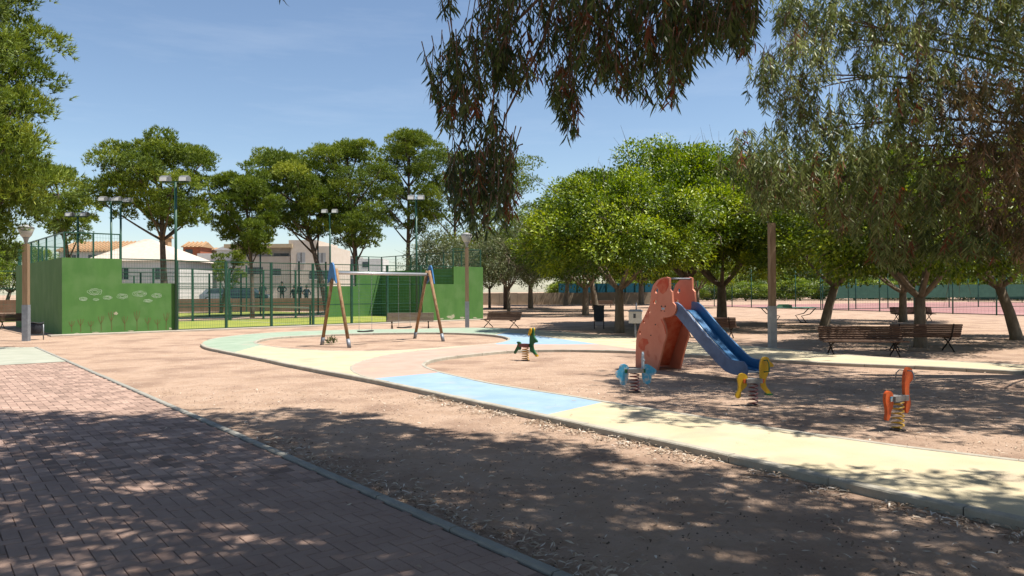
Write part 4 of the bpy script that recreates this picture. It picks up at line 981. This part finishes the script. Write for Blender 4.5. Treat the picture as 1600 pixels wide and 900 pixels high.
# ---- dense round broadleaf trees
def ficus_mesh(name, seed, H=6.6, rx=3.3, z_lo=1.95, clumps=190, per=210, trunk_h=1.75, tr=.21, lean=(0, 0), leaf=.115, m='ficus_leaf'):
    r = np.random.default_rng(seed); rr = random.Random(seed); root = bpy.data.objects.new(name, None); COL.objects.link(root)
    mb = MB(); fk = Vector((lean[0], lean[1], trunk_h)); limb(mb, [Vector((0, 0, -.08)), Vector((0, 0, .12)), Vector((lean[0]*.4, lean[1]*.4, trunk_h*.5)), fk], tr*1.35, tr*.86, 10)
    zc = z_lo+(H-z_lo)*.42
    for i in range(7):
        a = i*2*math.pi/7+rr.uniform(-.3, .3); d = rx*rr.uniform(.5, .75); e = Vector((lean[0]+math.cos(a)*d, lean[1]+math.sin(a)*d, zc+rr.uniform(-.2, 1.3)))
        L_ = bez(fk-Vector((0, 0, .1)), fk+Vector((math.cos(a)*d*.4, math.sin(a)*d*.4, .45)), e, 6); limb(mb, L_, tr*.52, .03, 7)
        for k in range(2):
            b_ = L_[3+k]; e2 = b_+Vector((rr.uniform(-1, 1), rr.uniform(-1, 1), rr.uniform(.5, 1.3))); limb(mb, bez(b_, b_.lerp(e2, .5), e2, 3), tr*.2, .015, 5)
    mb.build('trunk', 'bark_ficus', root, True)
    d = rand_dirs(clumps*2, r); d = d[d[:, 2] > -.75][:clumps]; n = len(d)
    up_ = (H-zc); dn = (zc-z_lo)
    lump = 1+.13*np.sin(d[:, 0]*4.2+seed)+.11*np.cos(d[:, 1]*5.1+seed*2)+r.normal(0, .06, n)
    rad = r.uniform(.66, 1.0, n)*lump
    C = np.stack([d[:, 0]*rx*rad+lean[0], d[:, 1]*rx*rad+lean[1], zc+d[:, 2]*np.where(d[:, 2] > 0, up_, dn)*rad], 1)
    cr = r.uniform(.26, .78, n)
    idx = np.repeat(np.arange(n), per); dd = rand_dirs(n*per, r); q = r.uniform(.2, 1, n*per)**.45
    P = C[idx]+dd*(cr[idx]*q)[:, None]*np.array([1.1, 1.1, .85])
    ax = unit(dd*.8+d[idx]*.5+r.normal(size=P.shape)*.55+np.array([0, 0, -.1])); Nn = unit(d[idx]*.5+r.normal(size=P.shape)*.6+np.array([0, 0, .7]))
    Lg = leaf*r.uniform(.7, 1.3, len(P)); V, F = leaves4(P, ax, Nn, Lg, Lg*.55)
    tone = np.clip(np.repeat(r.normal(.52, .19, n), per)+r.normal(0, .15, n*per)+.30*(q-.6)+.10*dd[:, 2], 0, 1)  # shade put into leaf tone: clump interiors darker, outer and upper leaves brighter
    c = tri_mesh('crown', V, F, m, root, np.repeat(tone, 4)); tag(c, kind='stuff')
    tg = MB()
    for i in r.choice(n, min(n, 110), replace=False):
        for k in range(2):
            e = C[i]+(d[i]+r.normal(size=3)*.5)*cr[i]*1.15; mid = (C[i]+e)/2+r.normal(size=3)*.05; tg.tube([tuple(C[i]), tuple(mid), tuple(e)], [.012, .008, .003], 3, False)
    tag(tg.build('twig', 'bark_ficus', root), kind='stuff')
    return root
fg = 'round trees in the sand'
f1 = ficus_mesh('round_tree', 21, 6.1, 3.6, 1.9, 310, 235, 1.75, .17); place(f1, 'round green tree with straight trunk left of the slide', Vf(G(968, 520)), 0.3, 1.0, group=fg)
f2 = ficus_mesh('round_tree', 22, 7.4, 4.0, 1.95, 340, 235, 1.7, .2); place(f2, 'round tree with forked trunk right of the slide top', Vf(G(1128, 506)), 0.0, 1.12, group=fg)
f3 = ficus_mesh('round_tree', 23, 6.4, 3.5, 1.85, 290, 235, 1.75, .165, (.45, 0)); place(f3, 'round tree with trunk leaning right beyond the sleeved post', Vf(G(1288, 514)), 0.0, 1.05, group=fg)
f4 = ficus_mesh('round_tree', 24, 5.6, 2.8, 1.7, 300, 200, 1.45, .155, (0, 0), .11); place(f4, 'forked tree rising behind the pair of benches', Vf(G(1438, 543)), 0.8, 1.0, group=fg)
def fcopy(src, label, px, py, rz, sc): return copy_thing(src, label, Vf(G(px, py)), rz, sc)
fcopy(f1, 'round tree hidden behind the slide top', 1072, 508, 1.9, 1.3)
fcopy(f2, 'tree with thin leaning trunk beside the distant bench', 1411, 503, 2.2, .9)
fcopy(f3, 'tree with plain trunk at the right edge', 1588, 531, 2.6, .98)
fcopy(f2, 'tree with slim trunk left of the tilted bin', 915, 493, 1.1, (1.05, 1.05, 1.12))
fcopy(f3, 'tree just behind the slim trunked tree and the bin', 931, 485, 4.0, 1.45)
fcopy(f1, 'tree with trunk before the long wall, third from the green wall', 829, 482, 2.8, 1.35)
fcopy(f2, 'tree by the long wall right behind the straight trunk', 1002, 476, .6, 1.6)
fcopy(f3, 'tree beside the long wall between bin and green wall', 884, 477, 5.0, 1.6)
fcopy(f1, 'tree behind the tennis near fence corner', 1090, 481, 4.4, 1.0)
ol = ficus_mesh('pale_tree', 31, 5.6, 2.3, 1.7, 130, 110, 1.7, .11, (0, 0), .12, 'olive_leaf'); place(ol, 'thin pale tree right of the green wall behind the bench', Vf(G(795, 491)), .3, 1.1, group='pale trees')
copy_thing(ol, 'pale loose tree beside the green wall end', Vf(G(765, 482)), 2.0, 1.15)
copy_thing(ol, 'pale loose tree rising behind the green wall top', Vector((D(690, 456, 56).x, 56, 0)), 4.0, 1.1)
k = 0
for px, zz_ in ((1010, 128), (1090, 135), (1180, 131), (1270, 128), (1360, 124), (1450, 118), (1540, 112), (1640, 108), (1740, 104)):
    src = (f1, f2, f3)[k % 3]; p_ = D(px, 456, zz_)
    words_ = ('first', 'second', 'third', 'fourth', 'fifth', 'sixth', 'seventh', 'eighth', 'ninth')[k]
    c = copy_thing(src, f'{words_} tree from the left in the row beyond the tennis courts', (p_.x, p_.y, 0), k*1.3, (1.9, 1.6, 1.15)); c['group'] = 'trees beyond the tennis courts'; k += 1
sh = ficus_mesh('shrub', 41, 3.4, 2.6, .12, 150, 150, .5, .07, (0, 0), .16); k = 0
for px, zz_ in ((900, 112), (985, 113), (1075, 114), (1165, 113), (1250, 112), (1335, 110), (1420, 107), (1505, 103), (1590, 100), (1680, 96)):
    p_ = D(px, 456, zz_); w_ = ('first', 'second', 'third', 'fourth', 'fifth', 'sixth', 'seventh', 'eighth', 'ninth', 'tenth')[k]; lb = f'{w_} shrub from the left in the hedge beyond the tennis courts'
    if k == 0: place(sh, lb, p_, 0, (1.75, 1.2, .95), 'shrub', 'hedge shrubs beyond the tennis courts')
    else: copy_thing(sh, lb, (p_.x, p_.y, 0), (k % 2)*math.pi, (1.75, 1.2, .85+.1*(k % 3)))
    k += 1
for i, (px, zz_) in enumerate(((8, 74), (-60, 66))):
    p_ = D(px, 456, zz_); c = copy_thing(f3, ('light green tree behind the glass court at the left edge', 'green tree outside the left edge behind the glass court')[i], (p_.x, p_.y, 0), i*2., 1.1); c['group'] = 'trees behind the glass court'

# ---- eucalyptus: weeping sprays of long leaves
def sprays(ends, r, length=(.35, .8), nleaf=(9, 17), ll=(.11, .19), lw=.018, spread=.28, twig_mb=None, tone=(.45, .22), red=.06, hang=.75):
    Bs = []; Ds = []; Ls = []; Ts = []
    for e in ends:
        L = r.uniform(*length); a = r.uniform(0, 6.283); out = np.array([math.cos(a), math.sin(a), 0])*r.uniform(.1, .5)
        st = e+np.array([0, 0, L])*r.uniform(.6, 1.0)-out*L*.6
        n = int(r.integers(*nleaf)); t = r.uniform(.15, 1, n)**.75
        P = st[None]*(1-t)[:, None]+e[None]*t[:, None]+np.array([0, 0, 1])[None]*(t*(1-t)*L*.35)[:, None]
        Dv = unit(np.array([0, 0, -hang])[None]+rand_dirs(n, r)*np.array([1, 1, .7])*spread*2.2)
        Bs.append(P); Ds.append(Dv); Ls.append(r.uniform(ll[0], ll[1], n))
        tn_ = np.clip(r.normal(tone[0], tone[1])+r.normal(0, .12, n), 0, .84)
        if r.uniform() < red: tn_ = np.clip(r.uniform(.9, 1, n), .9, 1)
        else: tn_ = np.where(r.uniform(size=n) < red*.5, r.uniform(.9, 1, n), tn_)
        Ts.append(tn_)
        if twig_mb is not None:
            m = (st+e)/2+np.array([0, 0, .0875*L]); twig_mb.tube([tuple(st), tuple(m), tuple(e)], [.006, .004, .002], 3, False)
    B = np.concatenate(Bs); Dv = np.concatenate(Ds); L = np.concatenate(Ls); T = np.concatenate(Ts)
    V, F = leaves6(B, Dv, L, np.full(len(B), lw)*r.uniform(.8, 1.25, len(B)), r)
    return V, F, np.repeat(T, 6), B
def inpx(poly, n, zr, r):
    xs = [p[0] for p in poly]; ys = [p[1] for p in poly]; out = []; pv = [Vector(p) for p in poly]
    while len(out) < n:
        x, y = r.uniform(min(xs), max(xs)), r.uniform(min(ys), max(ys))
        if inpoly(Vector((x, y)), pv): out.append(np.array(D(x, y, r.uniform(*zr))))
    return out
def merge(parts):
    Vs, Fs, Ts = [], [], []; b = 0
    for V, F, T in parts: Vs.append(V); Fs.append(F+b); Ts.append(T); b += len(V)
    return np.concatenate(Vs), np.concatenate(Fs), np.concatenate(Ts)
r = np.random.default_rng(5)
# tree A: trunk just outside the frame on the right, boughs over the camera
TAx, TAy = 4.6, 2.6
ea = thing('eucalyptus_tree', 'eucalyptus whose dark weeping boughs hang into the top of the picture', 'tree', (0, 0, 0), 0, 'eucalyptus trees')
tw = MB(); wood = MB()
limb(wood, [Vector((TAx, TAy, -.1)), Vector((TAx-.1, TAy+.1, 1.5)), Vector((TAx-.3, TAy+.3, 3.2)), Vector((TAx-.9, TAy+.7, 5.2)), Vector((TAx-1.3, TAy+1.2, 7.6))], .34, .16, 10)
parts = []
lobes = [([(668, 150), (690, 100), (735, 60), (790, 40), (815, 120), (790, 170), (770, 230), (700, 225), (675, 190)], 62, (6.0, 7.2)),
         ([(700, 255), (790, 235), (806, 300), (795, 360), (740, 372), (700, 330)], 58, (6.2, 7.0)),
         ([(760, 0), (905, 0), (905, 150), (880, 190), (850, 150), (780, 150), (745, 60)], 62, (5.8, 7.4)),
         ([(872, 150), (905, 150), (905, 215), (878, 215)], 9, (6.2, 6.8)),
         ([(890, 0), (1065, 0), (1060, 165), (1000, 165), (940, 140), (895, 140)], 125, (5.6, 7.4)),
         ([(1050, 0), (1185, 0), (1180, 95), (1120, 80), (1055, 150)], 90, (5.6, 7.2)),
         ([(690, -10), (712, -10), (710, 22), (692, 22)], 4, (6, 6.6)), ([(435, -20), (452, -20), (450, 3), (437, 3)], 2, (6, 6.6))]
for poly, n, zr in lobes:
    V, F, T, B = sprays(inpx(poly, int(n*2.3), zr, r), r, (.22, .5), (9, 17), (.085, .155), .0165, .26, tw, (.30, .17), .07); parts.append((V, F, T))
for poly, n, zr in lobes[:6]:
    for e in inpx(poly, 9, zr, r):
        e = Vector(e); t0 = e+Vector((r.uniform(-.1, .25), r.uniform(-.2, .1), r.uniform(.5, 1.0))); limb(tw, bez(t0, t0.lerp(e, .45)+Vector((0, 0, .3)), e, 6), .006, .002, 4)
def bough(pxs, r0, r1):
    limb(wood, [D(*p) for p in pxs], r0, r1, 7)
hub = Vector((TAx-.9, TAy+.9, 5.2))
for pxs, r0 in (([(1040, -260, 5.2), (930, -120, 5.9), (868, -10, 6.3), (850, 60, 6.5), (815, 130, 6.6), (790, 180, 6.6), (775, 245, 6.6)], .03),
                ([(930, -120, 5.9), (880, -40, 6.3), (800, 40, 6.5), (745, 95, 6.6), (690, 150, 6.6)], .022),
                ([(1040, -260, 5.2), (1000, -100, 6.0), (960, 10, 6.4), (930, 90, 6.5)], .024), ([(1100, -260, 5.2), (1090, -100, 6.0), (1060, 0, 6.4), (1010, 100, 6.5)], .022),
                ([(1200, -200, 5.5), (1170, -80, 6.0), (1140, 0, 6.4), (1120, 60, 6.4)], .02), ([(868, -10, 6.3), (890, 80, 6.4), (888, 180, 6.4)], .008)):
    bough(pxs, r0, .005)
limb(wood, bez(hub, (2.6, 4.4, 5.6), D(1040, -260, 5.2), 6), .1, .032, 7); limb(wood, bez(hub, (3.0, 4.6, 5.4), D(1200, -200, 5.5), 6), .07, .022, 7)
# upper crown over the pavement: clumps of foliage above the frame
def shade_edge(X): return float(np.interp(X, [-12, -3, -1, 0, 1, 2.2, 3.5, 6, 10], [10.3, 10.2, 9.1, 8.5, 7.3, 6.5, 6.2, 6.6, 7.6]))
cl = []; tries = 0
while len(cl) < 175 and tries < 6000:
    tries += 1
    X = r.uniform(-9.5, 9.0); Y = r.uniform(.3, 10.0); zc_ = r.uniform(6.2, 8.6); rad = r.uniform(.55, 1.05)
    sx, sy = X-zc_*SUN.x/SUN.z, Y-zc_*SUN.y/SUN.z
    if sy > shade_edge(sx)-rad*.75 or zc_-rad < 2.1+.42*Y: continue
    if sx < -.72*sy-2.0 or sx > .72*sy+1.5: continue
    if any((X-c[0])**2+(Y-c[1])**2+(zc_-c[2])**2 < .60 for c in cl): continue
    cl.append((X, Y, zc_, rad))
print('shade clumps', len(cl))
for _ in range(130):      # unseen clumps added behind and beside the camera to cut sky light
    X = r.uniform(-11, 12); Y = r.uniform(-9, 1.5); cl.append((X, Y, r.uniform(5.2, 8.6), r.uniform(.7, 1.1)))

ends = []
for X, Y, z_, rad in cl:
    d = rand_dirs(44, r)*(rad*r.uniform(.2, 1, 44)**.5)[:, None]*np.array([1, 1, .7]); ends += list(np.array([X, Y, z_])+d)
V, F, T, B = sprays(ends, r, (.3, .7), (9, 15), (.16, .26), .048, .6, None, (.45, .18), .05, .45)
x_, y_ = proj(V.reshape(-1, 6, 3).mean(1)); Yc = V.reshape(-1, 6, 3)[:, 0, 1]
keep = ~((y_ > -25) & (x_ > -40) & (x_ < 1640) & (Yc > .3)); 
V = V.reshape(-1, 6, 3)[keep].reshape(-1, 3); T = np.repeat(T[::6][keep], 6); n_ = int(keep.sum())
F = (np.array([[0, 2, 1], [1, 2, 4], [1, 4, 3], [3, 4, 5]])[None]+(np.arange(n_)*6)[:, None, None]).reshape(-1, 3); parts.append((V, F, T))
top_ = Vector((TAx-1.3, TAy+1.2, 7.4))
for X, Y, z_, rad in cl[::3]: 
    e = Vector((X, Y, z_)); mid = top_.lerp(e, .5)+Vector((0, 0, .6)); limb(wood, bez(top_, mid, e, 5), .06, .012, 5)
wood.build('trunk', 'bark_euc', ea, True); tag(tw.build('twig', 'bark_euc', ea), kind='stuff')
V, F, T = merge(parts); tag(tri_mesh('crown', V, F, 'euc_leaf', ea, T), kind='stuff')
# tree B: right hand eucalyptus, trunk outside the frame
eb = thing('eucalyptus_tree', 'grey-green eucalyptus with drooping boughs filling the upper right', 'tree', (0, 0, 0), 0, 'eucalyptus trees')
wood = MB(); tw = MB(); TBv = Vector((11.6, 13.2, 0))
limb(wood, [TBv+Vector((0, 0, -.1)), TBv+Vector((-.1, 0, 2)), TBv+Vector((-.3, -.1, 4)), TBv+Vector((-.7, -.2, 6.4)), TBv+Vector((-.9, -.2, 9))], .42, .14, 10)
ell = [(1185, 265, 11.6, .62, .42), (1235, 120, 12.0, .72, .62), (1290, 60, 12.2, .55, .42), (1262, 205, 12.0, .62, .5), (1290, 290, 11.6, .85, .55), (1215, 310, 11.4, .55, .35), (1375, 40, 12.4, .62, .5),
       (1400, 130, 12.0, .85, .75), (1380, 235, 11.6, .95, .75), (1340, 345, 11.2, .6, .36), (1440, 330, 11.4, .8, .5), (1500, 55, 12.2, .95, .7), (1490, 190, 11.8, .95, .8), (1545, 300, 11.4, .95, .8), (1590, 120, 11.8, .95, .8),
       (1590, 380, 11.0, .6, .36), (1490, 395, 11.0, .6, .16), (1395, 405, 11.2, .35, .12), (1330, -30, 12.4, .8, .5), (1450, -60, 12.4, 1.0, .6), (1570, -40, 12.2, 1.1, .8), (1650, 230, 11.6, 1.0, .9), (1690, 40, 12, 1.1, 1.0), (1680, 400, 11.2, .8, .5), (1240, 30, 12.4, .4, .3)]
partsB = []; partsD = []
for i, (px, py, zd, rx_, rz_) in enumerate(ell):
    c = np.array(D(px, py, zd)); n = int(255*rx_*rz_+38)
    d = rand_dirs(n, r)*(r.uniform(.05, 1, n)**.45)[:, None]*np.array([rx_, rx_*1.25, rz_]); dry = px > 1440 and 150 < py < 420
    V, F, T, B = sprays(list(c+d), r, (.3, .6), (14, 22), (.10, .18), .0185, .30, tw if i % 2 else None, (.68 if not dry else .5, .15), .012 if py < 220 else .05, .7)
    (partsD if dry and r.uniform() < .75 else partsB).append((V, F, T))
    jn = TBv+Vector((-.5, -.1, 3.2+.35*(450-py)/100)); e = Vector(c)
    limb(wood, bez(jn, jn.lerp(e, .5)+Vector((0, 0, .7)), e, 8), .045, .008, 6)
    for k in range(2):
        e2 = e+Vector(tuple(rand_dirs(1, r)[0]*np.array([rx_, rx_, rz_])*.8)); s_ = jn.lerp(e, .75)+Vector((0, 0, .25)); limb(wood, bez(s_, s_.lerp(e2, .5)+Vector((0, 0, .15)), e2, 4), .016, .004, 4)
# unseen leaf clumps added out of frame to shade the sand
ends = []; ncl = 0
for _ in range(190):
    k_ = (0, 1, 2, 1, 2)[_ % 5]
    if k_ == 0: Y = r.uniform(8.0, 16.5); X = .74*Y+1.0+r.uniform(0, 4.5); z_ = r.uniform(3.2, 8.2)
    elif k_ == 1: Y = r.uniform(12.8, 23.0); X = r.uniform(6.5, 10.0)+(Y-12.8)*.45; z_ = 2.9+.41*Y+r.uniform(0, 1.6)
    else: Y = r.uniform(7.6, 10.4); X = r.uniform(5.4, 13.5); z_ = 2.9+.41*Y+r.uniform(0, 1.6)
    ncl += 1; d = rand_dirs(22, r)*(r.uniform(.5, 1.1)*r.uniform(.2, 1, 22)**.5)[:, None]; ends += list(np.array([X, Y, z_])+d)
if ends:
    V, F, T, B = sprays(ends, r, (.3, .7), (9, 15), (.15, .24), .042, .6, None, (.45, .18), .05, .45); partsB.append((V, F, T))
wood.build('trunk', 'bark_euc', eb, True); tag(tw.build('twig', 'bark_euc', eb), kind='stuff')
V, F, T = merge(partsB); tag(tri_mesh('crown', V, F, 'euc_leaf', eb, T), kind='stuff')
if partsD: V, F, T = merge(partsD); tag(tri_mesh('dry_foliage', V, F, 'euc_dry', eb, T), kind='stuff')

# ------------------------------------------------------------------ ground litter
Lp = []; 
def scatter(n, f):
    for _ in range(n):
        p = f()
        if p is not None: Lp.append(p)
ncv = [Vector((p.x, p.y)) for p in NC if 4 < p.y < 15]
def near_kerb():
    p = random.choice([q for q in ncv if q.y < 11.5]); d = abs(random.gauss(0, .16))+.07; return (p.x-d*.35+random.uniform(-.2, .2), p.y-d*.94, .012)
def near_edge():
    u = random.uniform(-.5, 5.0); d = abs(random.gauss(0, .16))+.05; q = K0+kd*u-kp*d; return (q.x, q.y, .012)
def dirt_any():
    Y = random.uniform(4.0, 12.5); X = random.uniform(-.72*Y, .72*Y); v = (Vector((X, Y, 0))-K0).dot(kp)
    if v > -.05: return None
    return (X, Y, .008)
def brick_any():
    u = random.uniform(-.5, 9); v = random.uniform(.2, 6); q = K0+kd*u+kp*v; return (q.x, q.y, .03)
def sand_any():
    Y = random.uniform(9, 20); X = random.uniform(.0, .72*Y); 
    return (X, Y, .008) if inpoly(Vector((X, Y)), BC) else None
def far_any():
    Y = random.uniform(17, 34); X = random.uniform(.1*Y, .72*Y); p = Vector((X, Y))
    return None if inpoly(p, outer) or inpoly(p, BC) else (X, Y, .008)
def path_any():
    Y = random.uniform(6, 12); X = random.uniform(0, .72*Y); p = Vector((X, Y)); return (X, Y, PATH_Z+.008) if inpoly(p, outer) and not inpoly(p, BC) else None
scatter(2400, near_kerb); scatter(1000, near_edge); scatter(3000, dirt_any); scatter(90, brick_any); scatter(500, sand_any); scatter(700, far_any); scatter(50, path_any)
B = np.array(Lp); n = len(B); a = r.uniform(0, 6.283, n); Dv = unit(np.stack([np.cos(a), np.sin(a), r.normal(.06, .12, n)], 1))
Lg = r.uniform(.03, .10, n); S = unit(np.cross(Dv, np.array([0, 0, 1.]))+np.array([0, 0, 1.])*r.normal(0, .35, n)[:, None]); C = np.cross(S, Dv)
cu = (r.uniform(-.2, .25, n)*Lg)[:, None]; side_c = (r.uniform(-.16, .16, n)*Lg)[:, None]; wd = r.uniform(.003, .009, n)
f = lambda t: B+Dv*(Lg*t)[:, None]+np.array([0, 0, 1.])*np.abs(cu)*4*t*(1-t)+S*side_c*4*t*(1-t)
V = np.stack([f(0), f(.35)-S*wd[:, None], f(.35)+S*wd[:, None], f(.7)-S*wd[:, None]*.75, f(.7)+S*wd[:, None]*.75, f(1.0)], 1).reshape(-1, 3); V[:, 2] = np.maximum(V[:, 2], np.repeat(B[:, 2], 6)-.003)
F = (np.array([[0, 2, 1], [1, 2, 4], [1, 4, 3], [3, 4, 5]])[None]+(np.arange(n)*6)[:, None, None]).reshape(-1, 3)
tag(tri_mesh('leaf_litter', V, F, 'dry_leaf', None, np.repeat(np.clip(r.normal(.45, .28, n), 0, 1), 6)), 'dry fallen eucalyptus leaves scattered over the dirt', 'leaf litter', kind='stuff')
# pebbles and clods
Pb = []
for _ in range(5200):
    Y = random.uniform(4, 26)**1.0; X = random.uniform(-.72*Y, .72*Y); p = Vector((X, Y)); v = (Vector((X, Y, 0))-K0).dot(kp)
    if v > -.05 or (inpoly(p, outer) and not inpoly(p, BC) and not inpoly(p, AC)): continue
    Pb.append((X, Y))
Pb = np.array(Pb); n = len(Pb); s = r.uniform(.004, .013, n)*(1+Pb[:, 1]*.03)
oc = np.array([[1, 0, 0], [0, 1, 0], [-1, 0, 0], [0, -1, 0], [0, 0, 1]], float)
V = (oc[None]*s[:, None, None]*r.uniform(.6, 1.4, (n, 5, 1))); V[:, :, 2] *= .7; V += np.concatenate([Pb, np.full((n, 1), .0)], 1)[:, None, :]
F = (np.array([[0, 1, 4], [1, 2, 4], [2, 3, 4], [3, 0, 4]])[None]+(np.arange(n)*5)[:, None, None]).reshape(-1, 3)
tag(tri_mesh('pebbles', V.reshape(-1, 3), F, 'pebble'), 'small stones and clods lying on the dirt', 'pebbles', kind='stuff')
Pb = []
for _ in range(4200):
    Y = random.uniform(4, 13); X = random.uniform(-.72*Y, .72*Y); p = Vector((X, Y)); v = (Vector((X, Y, 0))-K0).dot(kp)
    if v > -.03 or (inpoly(p, outer) and not inpoly(p, BC) and not inpoly(p, AC)): continue
    Pb.append((X, Y))
Pb = np.array(Pb); n = len(Pb); s = r.uniform(.003, .009, n)
V = (oc[None]*s[:, None, None]*r.uniform(.5, 1.6, (n, 5, 1))); V += np.concatenate([Pb, np.full((n, 1), .0)], 1)[:, None, :]
F = (np.array([[0, 1, 4], [1, 2, 4], [2, 3, 4], [3, 0, 4]])[None]+(np.arange(n)*5)[:, None, None]).reshape(-1, 3)
tag(tri_mesh('seed_capsules', V.reshape(-1, 3), F, 'bark_pine'), 'dark fallen seed capsules and bark bits on the dirt', 'litter', kind='stuff')
# weed at the foot of the swing
wp = G(510, 538); wd_ = thing('weed', 'small leafy weed at the foot of the left swing leg', 'plant', (wp.x+.16, wp.y-.1, 0))
n = 90; d = rand_dirs(n, r); d[:, 2] = np.abs(d[:, 2]); Bp = d*r.uniform(.05, .2, n)[:, None]+np.array([0, 0, .03]); V, F = leaves4(Bp, unit(d+np.array([0, 0, .3])), rand_dirs(n, r), r.uniform(.06, .13, n), r.uniform(.03, .05, n))
tag(tri_mesh('foliage', V, F, 'olive_leaf', wd_, np.repeat(r.uniform(.2, 1, n), 4)), kind='stuff')
st = MB()
for i in range(6): st.tube([(0, 0, 0), (d[i, 0]*.1, d[i, 1]*.1, .08), (d[i, 0]*.18, d[i, 1]*.18, .16)], [.006, .005, .002], 4)
st.build('stem', 'bark_ficus', wd_)
